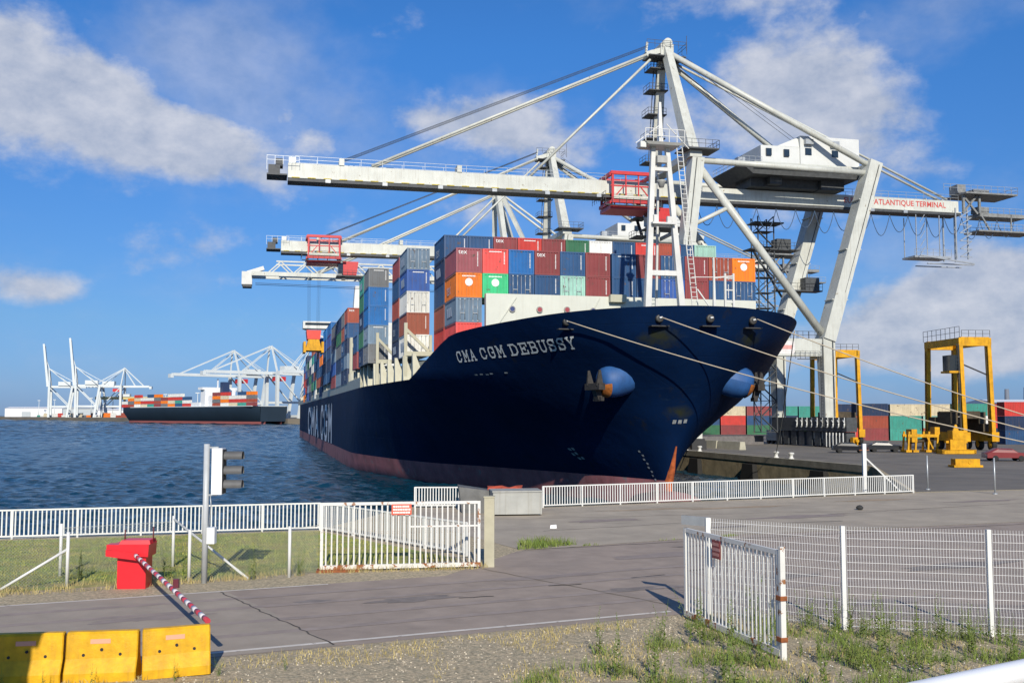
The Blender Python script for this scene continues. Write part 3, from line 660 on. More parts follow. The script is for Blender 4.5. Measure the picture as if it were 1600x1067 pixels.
for s_, hh in ((105.9, 6.2), (122.2, 6.4), (137.4, 6.2), (154.6, 8.2), (181.5, 8.4), (195.8, 8), (210, 8.2), (224.4, 8), (238.8, 8.2), (253, 8.1), (267.4, 8.2), (281.8, 8), (310, 8)):
    b0 = hb(s_, 8.3) - .5; lb = MB()
    lb.beam(L(-b0, s_ - .6, 8.1), L(-b0, s_ - .6, 8.1 + hh), .34); lb.beam(L(-b0 + 2.6, s_ - .6, 8.1), L(-b0 + 2.6, s_ - .6, 8.1 + hh * .8), .3)
    lb.beam(L(-b0, s_ - .6, 8.1 + hh * .9), L(-b0 + 2.6, s_ - .6, 11.2), .30); lb.beam(L(-b0, s_ - .6, 11.1), L(-b0 + 20, s_ - .6, 11.1), .45)
    if s_ > 150: lb.beam(L(-b0, s_ + .5, 8.1), L(-b0, s_ + .5, 8.1 + hh), .36)
    lb.build('lashing_bridge', BEIGE, ship)
# accommodation block far aft
ac = MB(); ac.box(-11.5, 11.5, 344 - 230, 356 - 230, 10.9, 38.0); acc = ac.build('accommodation', WHITE, ship)
ac = MB(); ac.box(-20.2, 20.2, 345 - 230, 351 - 230, 36.2, 38.6); ac.beam(L(-20, 347, 33.4), L(-13, 347, 30.5), .5); wing = ac.build('bridge_wing', WHITE, acc)
ac = MB(); ac.box(-19.5, 19.5, 344.9 - 230, 345.05 - 230, 37.3, 38.1); ac.build('window_band', GLASS, wing)
ac = MB(); ac.hull8([L(-3.5, 352, 33), L(3.5, 352, 33), L(3.5, 358, 33), L(-3.5, 358, 33), L(-2.5, 353, 49), L(2.5, 353, 49), L(2.5, 357, 49), L(-2.5, 357, 49)]); ac.build('funnel', WHITE, acc)

# ================================================================== CONTAINERS
HC = 2.28; WC = 2.44
CONT = mat('container_paint', rough=.5, var=.13, vscale=.7, streak=.45, rcol=(.11, .075, .06), objcol=True, rust=.01, rscale=1.6, spec=.35)
def container_mesh(LEN, name):
    b = MB(); hw = WC / 2
    # frame: corner posts and rails
    for x in (-hw, hw - .14):
        for y in (0, LEN - .16): b.box(x, x + .14, y, y + .16, 0, HC)
        for z in (0, HC - .11): b.box(x, x + .14, .16, LEN - .16, z, z + .11)
    for y in (0, LEN - .14):
        for z in (0, HC - .12): b.box(-hw + .14, hw - .14, y, y + .14, z, z + .12)
    def corr(n, a0, a1, put):
        pts = []; w = (a1 - a0) / n
        for i in range(n):
            o = a0 + i * w; pts += [(o, 0), (o + w * .30, 0), (o + w * .5, 1), (o + w * .8, 1)]
        pts.append((a1, 0))
        b.quadgrid([[put(a, d, .11) for a, d in pts], [put(a, d, HC - .11) for a, d in pts]], smooth=False)
    n = int(LEN / .29)
    corr(n, .16, LEN - .16, lambda a, d, z: (-hw + .02 + .045 * d, a, z)); corr(n, .16, LEN - .16, lambda a, d, z: (hw - .02 - .045 * d, a, z))
    corr(8, -hw + .14, hw - .14, lambda a, d, z: (a, .025 + .05 * d, z)); corr(8, -hw + .14, hw - .14, lambda a, d, z: (a, LEN - .025 - .05 * d, z))
    b.poly([(-hw + .1, .1, HC - .05), (hw - .1, .1, HC - .05), (hw - .1, LEN - .1, HC - .05), (-hw + .1, LEN - .1, HC - .05)])
    b.poly([(-hw + .1, .1, .05), (hw - .1, .1, .05), (hw - .1, LEN - .1, .05), (-hw + .1, LEN - .1, .05)])
    return b.mesh(name, CONT)
ME20 = container_mesh(6.06, 'container_20'); ME40 = container_mesh(12.19, 'container_40')
CW = mat('container_lettering', (.74, .74, .72), .6, var=.08)
# markings that recur: a column of small figures, a maker's word, round emblem
cm_ = MB()
for i in range(11):
    z = 1.95 - i * .125; cm_.box(.78, .865, -.012, .0, z - .085, z)
MK_CODE = cm_.mesh('code_marks', CW)
cm_ = MB()
for i in range(9):
    z = 2.0 - i * .13; cm_.box(.80, .90, -.012, .0, z - .08, z)
cm_.box(-.6, .6, -.012, 0, 1.98, 2.06); MK_LINE = cm_.mesh('code_marks', CW)
MK_TEX = text_mesh('tex', .62, CW, .0)
for v in MK_TEX.vertices: v.co = Vector((v.co.x - 1.0, -.012, v.co.y + 1.72))
cm_ = MB(); cm_.lathe([(.36, -.012), (.36, 0)], 20, (0, 0, 1.42), 'y')
for i in range(9): cm_.box(-.62 + i * .14, -.62 + i * .14 + .10, -.012, 0, 1.92, 2.04)
MK_EMB = cm_.mesh('emblem', CW)
MK_SIDE = text_mesh('tex', 1.6, CW, .0)
MK_SIDE2 = MB()
for i in range(3): MK_SIDE2.hull8([(0, 2.0 + i * .9, .7), (0, 2.7 + i * .9, .7), (0, 2.7 + i * .9, .9), (0, 2.0 + i * .9, .9), (-.01, 2.3 + i * .9, 1.5), (-.01, 3.0 + i * .9, 1.5), (-.01, 3.0 + i * .9, 1.6), (-.01, 2.3 + i * .9, 1.6)])
MK_SIDE2 = MK_SIDE2.mesh('side_mark', CW)
COL = {'maroon': (.235, .050, .052), 'plum': (.27, .075, .09), 'coral red': (.70, .085, .075), 'red': (.52, .045, .035), 'brick red': (.33, .070, .040), 'orange': (.80, .20, .015),
       'bright green': (.05, .52, .22), 'dark blue': (.022, .075, .18), 'blue': (.015, .14, .40), 'steel blue': (.15, .22, .30), 'navy': (.016, .034, .085), 'royal blue': (.03, .09, .31),
       'pale teal': (.29, .50, .42), 'white': (.70, .70, .66), 'grey': (.15, .16, .17), 'dark green': (.035, .15, .075), 'teal': (.05, .29, .23), 'rust brown': (.30, .085, .05), 'cream': (.60, .52, .36)}
ORD = ['leftmost', 'second from left', 'third from left', 'fourth from left', 'fifth from left', 'sixth from left', 'seventh from left', 'eighth from left', 'ninth from left', 'tenth from left', 'eleventh from left', 'rightmost']
db_ = MB()
for x in (-.82, -.38, .38, .82):
    db_.tube([(x, -.03, .1), (x, -.03, 2.2)], .026, 6)
    for z in (.14, 2.12): db_.box(x - .06, x + .06, -.05, .0, z - .05, z + .05)
for x in (-.60, .60): db_.box(x - .22, x + .22, -.055, -.03, .82, .88)
db_.box(-.012, .012, -.02, .0, .1, 2.2)
MK_DOOR = db_.mesh('door_bars', mat('galvanised_steel'))
def container(q, s, z, colour, label, group, long=False, marks=(), rz=TH, loc=None):
    o = bpy.data.objects.new('shipping_container', ME40 if long else ME20); C.objects.link(o)
    o.location = loc if loc else W(q, s, z); o.rotation_euler = (0, 0, rz)
    k = random.uniform(.88, 1.1); o.color = (*[min(.85, c * k) for c in COL[colour]], 1)
    tag(o, label, 'container', group)
    for mk_ in marks:
        if mk_ == 'side':
            inst('side_lettering', MK_SIDE, o, (-WC / 2 - .004, 4.9, .55), (PI / 2, 0, -PI / 2))
        elif mk_ == 'side2': inst('side_lettering', MK_SIDE2, o, (-WC / 2 - .004, 0, 0))
        else: inst({'door': 'door_bars', 'code': 'code_marks', 'line': 'code_marks', 'tex': 'lettering', 'emb': 'emblem'}[mk_], {'door': MK_DOOR, 'code': MK_CODE, 'line': MK_LINE, 'tex': MK_TEX, 'emb': MK_EMB}[mk_], o, (0, .02, 0))
    return o
PITCH = 2.5; TZ = 2.30
ZT = [20.2 - TZ * (i + 1) for i in range(5)]     # bottoms of the tiers of the front bay
A1 = ['plum', 'coral red', 'blue', 'maroon', 'dark blue', 'maroon', 'dark blue', 'maroon', 'dark blue', 'maroon', 'brick red', 'orange']
A1m = [('tex', 'code'), ('line',), ('code',), ('tex', 'code'), ('code',), ('code',), ('line',), ('code',), ('door',), ('code',), ('code', 'door'), ('emb',)]
A2 = ['orange', 'bright green', 'dark blue', 'dark blue', 'pale teal', 'maroon', 'dark blue', 'dark blue', 'royal blue', 'maroon', 'dark blue', 'dark blue']
A2m = [('emb', 'side'), ('emb',), ('code', 'door'), ('code',), ('door',), ('code',), ('code',), ('code',), ('door',), (), ('code',), ('code', 'door')]
GA = 'containers in the front row behind the bow'
for i in range(12):
    q = 16.8 + PITCH * (i + .5) + (.12 if i >= 6 else 0)
    container(q, 92.2, ZT[0], A1[i], '%s container, %s in the upper front row above the bow' % (A1[i], ORD[i]), GA, marks=A1m[i])
    container(q, 92.2, ZT[1], A2[i], '%s container, %s in the lower front row above the bow' % (A2[i], ORD[i]), GA, marks=A2m[i])
container(16.8 + 1.25, 92.2, ZT[2], 'steel blue', 'streaked steel blue container under the orange one, left of the front row', GA, marks=('side2', 'door'))
container(16.8 + 1.25, 92.2, ZT[3], 'coral red', 'red container just above the bow rim at the bottom of the left front stack', GA)
for t in (2, 3):
    container(46.8 - 1.25, 92.3, ZT[t], 'dark blue', 'dark blue container %s the rightmost front stack behind the bow' % ('low in', 'at the bottom of')[t - 2], GA)
B1 = ['dark blue', 'dark blue', 'maroon', 'red', 'maroon', 'dark green', 'white', 'dark blue', 'red', 'brick red', 'dark blue', 'pale teal']
B1c = ['code', 'code', 'tex', 'line', 'code', 'code', '', 'code', 'line', '', 'code', '']
GB = 'containers in the second row from the bow'
for i in range(12):
    q = 16.8 + PITCH * (i + .5)
    if i == 11: q -= 0.0
    container(q - (1.0 if i > 9 else 0), 98.75, 20.22, B1[i], '%s container, %s in the row peeping over the front row' % (B1[i], ORD[i]), GB, marks=tuple(x for x in (B1c[i], 'side' if i == 0 else '') if x))
TN = ['top', 'second from top', 'middle', 'second from bottom', 'bottom']
def stack(q, s, top, cols, bay, group, long=False, marks=None):
    for t, c in enumerate(cols):
        container(q, s, top - TZ * (t + 1), c, '%s container, %s of the %s' % (c, TN[t] if len(cols) == 5 else ('top', 'middle', 'bottom')[t] if len(cols) == 3 else ('top', 'bottom')[t], bay), group, long,
                  marks=(marks[t] if marks else ()))
GS = 'containers stacked along the ship side'
stack(18.05, 98.75, 20.2, ['navy', 'dark blue', 'rust brown', 'red', 'navy'], 'left edge stack of the second row', GS, marks=[('side2',), (), (), (), ()])
stack(15.55, 107.4, 22.5, ['steel blue', 'royal blue', 'white', 'rust brown', 'white'], 'outer stack left of the front rows', GS, marks=[('side2', 'door'), ('line', 'side2'), ('door',), ('code',), ('side2', 'door')])
stack(15.55, 114.3, 22.5, ['maroon', 'dark blue', 'brick red', 'navy', 'navy'], 'stack behind the steel blue top box', GS, marks=[(), (), (), ('side',), ('side2',)])
stack(13.05, 123.4, 22.5, ['grey', 'blue', 'blue', 'steel blue', 'grey'], 'outer stack with two bright blue boxes', GS, marks=[('line',), ('code',), ('code',), ('line', 'side2'), ('code', 'side')])
stack(13.05, 130.0, 22.5, ['teal', 'dark green', 'navy', 'dark green', 'navy'], 'stack behind the bright blue boxes', GS, marks=[('side2',), (), ('side2',), (), ('side',)])
stack(13.05, 139.0, 15.6, ['dark blue', 'maroon'], 'low stack in the gap behind them', GS)
stack(13.05, 156.0, 21.0, ['brick red', 'dark blue', 'navy', 'steel blue', 'navy'], 'stack facing the gap', GS, marks=[('tex', ), ('side2',), (), (), ('side',)])
stack(15.55, 156.0, 21.0, ['brick red', 'dark blue', 'navy', 'grey', 'navy'], 'inner stack facing the gap', GS)
stack(13.05, 162.5, 21.0, ['grey', 'rust brown', 'dark blue', 'dark blue', 'navy'], 'stack just aft of the gap stack', GS, marks=[(), (), ('side2',), ('side',), ()])
cyc = ['navy', 'maroon', 'dark blue', 'dark green', 'red', 'dark blue', 'grey', 'blue', 'rust brown', 'navy', 'orange', 'teal', 'steel blue', 'dark blue', 'white', 'royal blue', 'brick red']
BN = ['first', 'second', 'third', 'fourth', 'fifth', 'sixth', 'seventh', 'eighth', 'ninth', 'tenth', 'eleventh', 'twelfth']
k = 0
for i, s_ in enumerate((169.0, 183.0, 197.2, 211.6, 226.0, 240.4, 254.6, 269.0, 283.4, 297.6, 312.0, 326.0)):
    top = [21.0, 21.0, 22.5, 22.5, 20.2, 22.5, 20.2, 22.5, 20.2, 20.2, 22.5, 20.2][i]
    cols = [cyc[(k + j * 3 + i) % len(cyc)] for j in range(5)]; k += 5
    if i in (2, 3): cols = ['blue', 'royal blue', 'dark blue', 'navy', 'dark blue']
    stack(13.05, s_, top, cols, '%s far stack along the ship side' % BN[i], GS, long=True)

# ================================================================== QUAY CRANES
# crane coordinates: x across the quay from the waterside rail (landwards +), y along the quay, z up
def rail_run(b, a, c, h=1.05, step=2.2, w=.05):
    a = Vector(a); c = Vector(c); n = max(1, int((c - a).length / step)); up = Vector((0, 0, 1))
    for i in range(n + 1): p = a.lerp(c, i / n); b.beam(p, p + up * h, w)
    for z in (h * .5, h): b.beam(a + up * z, c + up * z, w)
def make_crane(root, detail=True):
    def P(name, fn, m=CRANE, parent=None):
        b = MB(); fn(b); return b.build(name, m, parent or root)
    for y in (-7.5, 7.5):
        P('sea_leg', lambda b: (b.beam((1.2, y, 42.6), (-.4, y, 30), 1.9, 2.1, up=(0, 1, 0)), b.beam((-.4, y, 30.3), (-.4, y, 2.6), 1.9, 2.0, up=(0, 1, 0))))
        P('land_leg', lambda b: (b.beam((30.6, y, 43.6), (21.8, y, 16.0), 2.1, 2.3, up=(0, 1, 0), w2=2.0, h2=2.6), b.beam((21.8, y, 16.4), (21.9, y, 2.6), 2.0, 2.1, up=(0, 1, 0), w2=1.6, h2=1.6)))
        P('portal_beam', lambda b: b.box(.6, 20.7, y - .95, y + .95, 13.5, 16.1))
        P('diagonal_brace', lambda b: b.tube([(1.4, y, 41.6), (21.2, y, 17.0)], .60, 14))
        P('short_brace', lambda b: b.tube([(.4, y, 32.5), (6.2, y, 35.4)], .33, 10))
        P('tie_tube', lambda b: b.tube([(1.6, y, 42.3), (30.0, y, 41.9)], .46, 14))
        P('tower_leg', lambda b: b.beam((.6, y, 43.0), (-.6, y * .12, 61.2), 1.75, 1.75, w2=1.15, h2=1.15))
        P('backstay', lambda b: b.tube([(-.4, y * .15, 60.6), (29.8, y, 43.2)], .46, 12))
        for x in (-.4, 21.9):
            bo = P('bogie', lambda b: (b.beam((x, y - 3.6, 1.75), (x, y + 3.6, 1.75), .9, 1.1), b.beam((x, y - 4.0, .95), (x, y - .4, .95), .7, .7), b.beam((x, y + .4, .95), (x, y + 4.0, .95), .7, .7)), CRANE if x > 0 else CRANE)
            for k in range(6):
                P('wheel', lambda b: b.lathe([(.36, -.22), (.42, -.2), (.42, .2), (.36, .22)], 12, (x, y - 3.7 + k * 1.48, .45), 'x'), BLACK, bo)
    for y0 in (-1,):
        P('cross_beam', lambda b: b.box(-.2, 1.7, -8.6, 8.6, 42.55, 43.5))
        P('cross_beam', lambda b: b.beam((30.2, -6.6, 42.8), (30.2, 6.6, 42.8), 1.2, 1.4))
        P('sill_beam', lambda b: b.box(21.0, 22.7, -14.0, 8.5, 2.35, 4.4), CRANE_D)
        P('sill_beam', lambda b: b.box(-1.2, .4, -8.5, 8.5, 2.35, 4.0))
    # flange collars, lamps and conduits
    for y in (-7.5, 7.5):
        for z in (6.5, 12.2, 22.5, 29.0): P('flange_collar', lambda b: b.box(-1.42, .62, y - 1.02, y + 1.02, z, z + .14))
        for t_ in (.22, .5, .78):
            cx_, cz_ = 30.6 - 8.8 * t_, 43.6 - 27.6 * t_; P('flange_collar', lambda b: b.box(cx_ - 1.32, cx_ + 1.32, y - 1.14, y + 1.14, cz_ - .07, cz_ + .07))
        P('conduit', lambda b: b.tube([(30.9, y - 1.2, 43.0), (22.3, y - 1.2, 16.2), (22.4, y - 1.2, 4.5)], .07, 6), CRANE_D)
        P('conduit', lambda b: b.tube([(.9, y - 1.1, 42.4), (-.6, y - 1.1, 30), (-.6, y - 1.1, 4)], .07, 6), CRANE_D)
        rl = P('portal_rail', lambda b: rail_run(b, (1.2, y - .9, 16.1), (20.2, y - .9, 16.1), 1.1, 1.6), CRANE_D)
    for x in (-52, -44, -36, -28, -20, -12, 8, 34, 40): P('floodlight', lambda b: (b.box(x - .35, x + .35, -1.9, -1.55, 37.3, 37.75), b.beam((x, -1.6, 37.7), (x, -1.4, 38.0), .1)), GREY)
    # boom and girder
    P('boom', lambda b: (b.box(-57.5, 2.0, -.85, .85, 38.05, 40.1), b.box(-57.5, 2.0, -1.5, 1.5, 37.86, 38.03)))
    P('girder', lambda b: (b.box(2.05, 50.6, -.85, .85, 38.0, 39.9), b.box(2.05, 50.6, -1.5, 1.5, 37.82, 37.98)))
    def bottoms(b):
        b.box(-57.5, 50.6, -1.42, 1.42, 37.42, 37.80)
    P('trolley_rail_shade', bottoms, CRANE_D)  # rail made deep and dark to paint the shadow under the boom
    def edge(b):
        for i in range(27): b.box(-57 + i * 2.2, -55.9 + i * 2.2, -1.53, -1.503, 37.87, 38.0)
    P('warning_edge', edge, mat('crane_warning_yellow', (.50, .40, .06), .6, var=.3))['kind'] = 'stuff'
    for x in (-12, -19, -33, 44.5, 47.6): P('joint_plate', lambda b: b.box(x, x + .10, -.90, .90, 38.04, 40.14), CRANE)
    for a_, c_, z_ in ((-56.5, -4.5, 40.1), (24.5, 50.5, 39.9)):
        for y in (-1.0, 1.0): P('walkway_rail', lambda b: rail_run(b, (a_, y, z_), (c_, y, z_), 1.0, 3.0, .045), GREY)
    text_on('EUROPE - ATLANTIQUE TERMINAL', 1.25, mat('crane_red_lettering', (.50, .06, .05), .6), root, (29.6, -.87, 38.5), STAND, bold=.02, width=18.6)
    # boom tip platform
    P('tip_platform', lambda b: (b.box(-60.4, -57.6, -1.8, 1.8, 38.1, 38.3), b.box(-60.2, -58.6, -1.5, 1.5, 38.3, 39.6), b.box(-59.2, -58.2, -1, 1, 39.6, 40.6)), CRANE_D)
    P('tip_rail', lambda b: (rail_run(b, (-60.4, -1.8, 39.6), (-56, -1.8, 39.6), 1.2, 1.0), rail_run(b, (-60.4, 1.8, 39.6), (-60.4, -1.8, 39.6), 1.2, 1.0), b.box(-57.4, -56.4, -.6, .6, 40.1, 41.0)), GREY)
    for x in (-50.4, -33.4): P('sheave_bracket', lambda b: b.box(x, x + .7, -1, 1, 40.1, 41.1), CRANE)
    # apex
    P('apex_head', lambda b: (b.box(-1.6, .5, -1.2, 1.2, 60.2, 62.0), b.beam((-3.8, 0, 60.2), (-.8, 0, 61.2), 1.9, .8), b.lathe([(.7, -1.3), (.7, 1.3)], 16, (-.4, 0, 62.2), 'y'), b.beam((-3.6, 0, 60.6), (-3.4, 0, 62.4), .3)), CRANE)
    P('apex_rail', lambda b: (rail_run(b, (-4.0, -1.6, 61.2), (2.4, -1.6, 61.2), 1.1, 1.2), rail_run(b, (2.4, -1.6, 61.0), (2.4, 1.6, 61.0), 1.1, 1.2), b.beam((3.2, 0, 61), (3.2, 0, 64), .07), b.box(-3.6, 2.4, -1.6, 1.6, 59.9, 60.05)), CRANE_D)
    # stays
    for y in (-.75, .75):
        P('forestay', lambda b: b.tube([(-3.2, y, 60.4), (-45.8, y, 40.3)], .22, 8))
        P('forestay', lambda b: b.tube([(-3.2, y, 59.4), (-22.2, y, 40.3)], .20, 8))
        P('girder_stay', lambda b: b.tube([(.2, y, 60.2), (48.5, y, 40.1)], .20, 8))
    for y in (-.9, -.35, .35, .9): P('hoist_rope', lambda b: b.tube([(-3.6, y, 61.6), (-50.0, y, 40.9)], .035, 5), CRANE_D)
    for y in (-.5, .5): P('hoist_rope', lambda b: b.tube([(2.0, y, 60.8), (24.5, y, 46.5)], .035, 5), CRANE_D)
    # tower platforms and ladders on the far leg
    def plats(b, z):
        if True:
            t = (z - 43) / 18.2; x = .6 - 1.2 * t; y = 7.5 * (1 - .88 * t)
            b.box(x - 2.2, x + .9, y - 1.4, y + 1.4, z, z + .16); rail_run(b, (x - 2.2, y - 1.4, z), (x - 2.2, y + 1.4, z), 1.1, 1.0, .05); rail_run(b, (x - 2.2, y - 1.4, z), (x + .8, y - 1.4, z), 1.1, 1.0, .05)
            b.beam((x - 1.6, y - 1, z), (x - 1.2, y - .6, z + 3.4), .12); b.beam((x - 1.1, y - 1, z), (x - .7, y - .6, z + 3.4), .12)
    for z in (45, 48.5, 52, 55.5, 58.6): P('tower_platform', lambda b: plats(b, z), CRANE_D)
    def seaplat(b):
        b.box(-1.4, 4.0, -9.6, -5.6, 43.5, 43.7); rail_run(b, (-1.4, -9.6, 43.7), (4, -9.6, 43.7), 1.2, 1.0); rail_run(b, (4, -9.6, 43.7), (4, -5.6, 43.7), 1.2, 1.0)
    P('access_platform', seaplat, CRANE_D)
    for z in (33, 36, 39.5):
        def sp3(b):
            b.box(-3.4, -1.2, 5.4, 8.8, z, z + .15); rail_run(b, (-3.4, 5.4, z), (-3.4, 8.8, z), 1.1, 1.0); rail_run(b, (-3.4, 5.4, z), (-1.2, 5.4, z), 1.1, 1.0)
            b.beam((-2.2, 6, z), (-2.2, 8.4, z + 3.3), .5, .1)
        P('access_platform', sp3, CRANE_D)
    # machinery house on its dark deck
    P('house_deck', lambda b: (b.hull8([(11.6, -5.2, 41.4), (29.6, -5.2, 41.4), (29.6, 5.2, 41.4), (11.6, 5.2, 41.4), (9.6, -5.4, 42.9), (30, -5.4, 42.9), (30, 5.4, 42.9), (9.6, 5.4, 42.9)]), b.box(12.5, 25, -2.6, 2.6, 40.1, 41.4), b.box(15, 17, -4, 4, 40.3, 41.4), b.box(24, 28, -3.5, 3.5, 39.9, 41.4)), CRANE_D)
    P('house_fascia', lambda b: b.box(11.5, 29.2, -5.75, -5.42, 42.35, 43.2))
    h = P('machinery_house', lambda b: (b.box(20.0, 30.2, -4.4, 4.4, 42.95, 48.0), b.box(13.4, 19.98, -4.2, 4.2, 42.95, 46.2)), mat('house_panel', (.60, .61, .59), .5, var=.06, vscale=.5, streak=.15, rcol=(.4, .36, .28)))
    for x, z, w_ in ((14.2, 44.6, .9), (17.2, 44.6, .9), (20.8, 45.0, 1.1), (25.4, 44.9, 1.1)):
        wd = P('window', lambda b: b.box(x, x + w_, -4.47, -4.21 if x < 19 else -4.41, z, z + 1.1), GLASS, h)
    for x, z in ((20.9, 46.6), (25.4, 46.5)): P('air_conditioner', lambda b: b.box(x - .3, x + 1.0, -5.1, -4.42, z, z + .8), GREY, h)
    P('roof_gable', lambda b: b.hull8([(16.2, -4.2, 46.22), (19.95, -4.2, 46.22), (19.95, 4.2, 46.22), (16.2, 4.2, 46.22), (19.3, -3.8, 47.6), (19.95, -3.8, 47.8), (19.95, 3.8, 47.8), (19.3, 3.8, 47.6)]), mat('house_panel'), h)
    P('house_rail', lambda b: (rail_run(b, (9.8, -5.3, 42.95), (13, -5.3, 42.95), 1.1, .8), rail_run(b, (9.8, -5.3, 42.95), (9.8, 5.3, 42.95), 1.1, 1.2), b.box(10.4, 11.6, -2.5, -1.3, 42.95, 44.6)), GREY)
    # rear end
    P('rear_platform', lambda b: (b.box(50.7, 60.5, -2.8, 2.8, 40.9, 41.15), b.beam((50.8, -1.6, 37.8), (53.6, -1.6, 40.9), .3), b.beam((53.6, -1.6, 37.8), (50.8, -1.6, 40.9), .3), b.beam((54, -1.6, 37.9), (54, -1.6, 41), .35), b.beam((51, -1.6, 37.9), (51, -1.6, 41), .35), b.box(53.0, 56.0, -1.6, 1.6, 41.2, 41.9), b.box(50.4, 51.9, -1.1, 1.1, 41.2, 42.7), b.box(54.3, 56.4, -.9, .9, 38.2, 39.2), b.box(53.6, 64.5, -1.9, 1.9, 34.9, 35.15), b.box(54, 63, -1.7, 1.7, 37.4, 38.0), b.beam((54, -1.6, 38), (56, -1.6, 35), .25), b.beam((60, -1.6, 38), (60, -1.6, 35), .2)), mat('rear_grey_steel', (.20, .205, .20), .6, var=.3))
    P('rear_rail', lambda b: (rail_run(b, (46.5, -2.8, 41.15), (60.5, -2.8, 41.15), 1.1, 1.2), rail_run(b, (60.5, -2.8, 41.15), (60.5, 2.8, 41.15), 1.1, 1.2), rail_run(b, (53.6, -1.9, 35.15), (64.5, -1.9, 35.15), 1.1, 1.1, .06), rail_run(b, (53.6, 1.9, 35.15), (64.5, 1.9, 35.15), 1.1, 1.1, .06), rail_run(b, (54, -1.8, 38), (63, -1.8, 38), .9, 1.1)), GREY)
    # hanging maintenance cradle
    def cradle(b):
        for x in (42.0, 46.3):
            for y in (-1.6, 1.6): b.beam((x, y, 37.2), (x, y, 30.4), .12)
        for x in (49.4, 51.6):
            for y in (-1.6, 1.6): b.beam((x, y, 38.6), (x, y, 30.2), .20)
        for k in range(6):
            z = 30.4 + k * 1.3; b.beam((49.4, -2.6, z), (51.6, -2.6, z + 1.3), .14); b.beam((51.6, -2.6, z), (49.4, -2.6, z), .12)
        b.box(41.6, 48.4, -1.7, 1.7, 30.2, 30.5); b.box(44, 52.6, -1.7, -1.4, 29.2, 29.35); b.box(44, 52.6, 1.4, 1.7, 29.2, 29.35); b.beam((42, -2.6, 30.4), (52, -2.6, 29.3), .2)
        rail_run(b, (41.6, -1.7, 30.5), (48.4, -1.7, 30.5), 1.1, 1.0)
        for k in range(5): b.beam((42, -2.6, 30.5 + k * 1.3), (42.9, -2.6, 31.8 + k * 1.3), .08)
    P('maintenance_cradle', cradle, GREY)
    # festoon cable loops
    for i in range(17):
        x0 = 4.0 + i * 3.35; w_ = 3.35
        if x0 > 59: break
        pts = [(x0 + w_ * t / 10, -1.2, 37.0 - (3.1 + .4 * math.sin(i * 2.3)) * (1 - (2 * t / 10 - 1) ** 2)) for t in range(11)]
        P('festoon_cable', lambda b: b.tube(pts, .06, 5), mat('cable_blue', (.05, .09, .16), .6))
    # stair and lift tower beside the far land leg
    def stairs(b):
        x0, x1, y0, y1 = 17.2, 20.0, 4.6, 7.0
        for x in (x0, x1):
            for y in (y0, y1): b.beam((x, y, 2), (x, y, 37), .16)
        for k in range(14):
            z = 2 + k * 2.5; a, c = (x0, x1) if k % 2 else (x1, x0)
            b.beam((a, y0, z), (c, y0, z + 2.5), .35, .12); b.beam((a, y1, z), (c, y1, z + 2.5), .1); b.box(x0, x1, y0, y1, z, z + .07)
            b.beam((x0, y0, z), (x0, y1, z + 2.5), .1)
        b.box(15.8, 24.5, 4.2, 7.4, 31.5, 31.7); rail_run(b, (15.8, 4.2, 31.7), (24.5, 4.2, 31.7), 1.1, 1.0)
        b.box(20.5, 23, 4.5, 6.5, 31.7, 33.4); b.box(15.9, 21, 3.0, 6, 35.6, 35.8); b.beam((16.5, 4.5, 31), (22, 6, 24), .25); b.beam((24, 5, 31), (20, 5, 26), .25)
        b.box(20.5, 28.5, 4.4, 6.6, 24.9, 25.1); rail_run(b, (20.5, 4.4, 25.1), (28.5, 4.4, 25.1), 1.1, 1.1); b.box(25.5, 28, 4.5, 6.4, 25.1, 27.2)
    P('stair_tower', stairs, CRANE_D)
    def legladder(b):
        for y in (-8.9, -8.4): b.beam((20.4, y, 3), (20.4, y, 15.5), .08)
        for k in range(26): b.beam((20.4, -8.9, 3 + k * .48), (20.4, -8.4, 3 + k * .48), .05)
        rail_run(b, (14.5, -8.5, 16.1), (20.5, -8.5, 16.1), 1.1, 1.0); b.box(16.5, 19.5, -8.9, -8.47, 13.0, 13.1)
        rail_run(b, (16, -8.9, 13.1), (20, -8.9, 13.1), 1.1, .8)
    P('leg_ladder', legladder, CRANE_D)
    # hooks and cable guides along the landside sill
    def hooks(b, k):
        if k < 10:
            y = -13.4 + k * 1.5
            b.tube([(20.86, y + .28 * math.cos(a), 3.45 + .52 * math.sin(a)) for a in [1.0 + i * .52 for i in range(9)]], .11, 6)
            b.beam((20.86, y - .3, 4.4), (20.86, y - .3, 3.3), .10)
    for k in range(10): P('cable_guide_hook', lambda b: hooks(b, k), mat('house_panel'))
    for k in range(6): P('white_stake', lambda b: b.beam((20.7, -13.5 + k * .9, .1), (20.7, -13.5 + k * .9, 2.2), .14), mat('house_panel'))
    for k in range(9): P('sill_bogie', lambda b: b.box(21.2, 22.6, -13.6 + k * 2.4, -12.0 + k * 2.4, .15, 2.3), CRANE_D)
    P('buffer', lambda b: (b.box(21.5, 22.3, -14.8, -14.1, .5, 1.6), b.tube([(21.9, -14.8, 1.1), (21.9, -15.4, 1.1)], .22, 10)), YEL)
    P('name_board', lambda b: b.box(8.9, 16.1, -8.462, -8.452, 13.8, 15.7), mat('board_white', (.70, .66, .64), .5))
    for x, w_ in ((9.3, 2.0), (11.7, .7), (12.8, 2.9)): P('board_mark', lambda b: b.box(x, x + w_, -8.475, -8.464, 14.5, 15.1), mat('faded_red', (.62, .30, .27), .6))
    # trolley
    tr = empty('trolley', (0, 0, 0)); tr.parent = root
    def T(name, fn, m): b = MB(); fn(b); return b.build(name, m, tr)
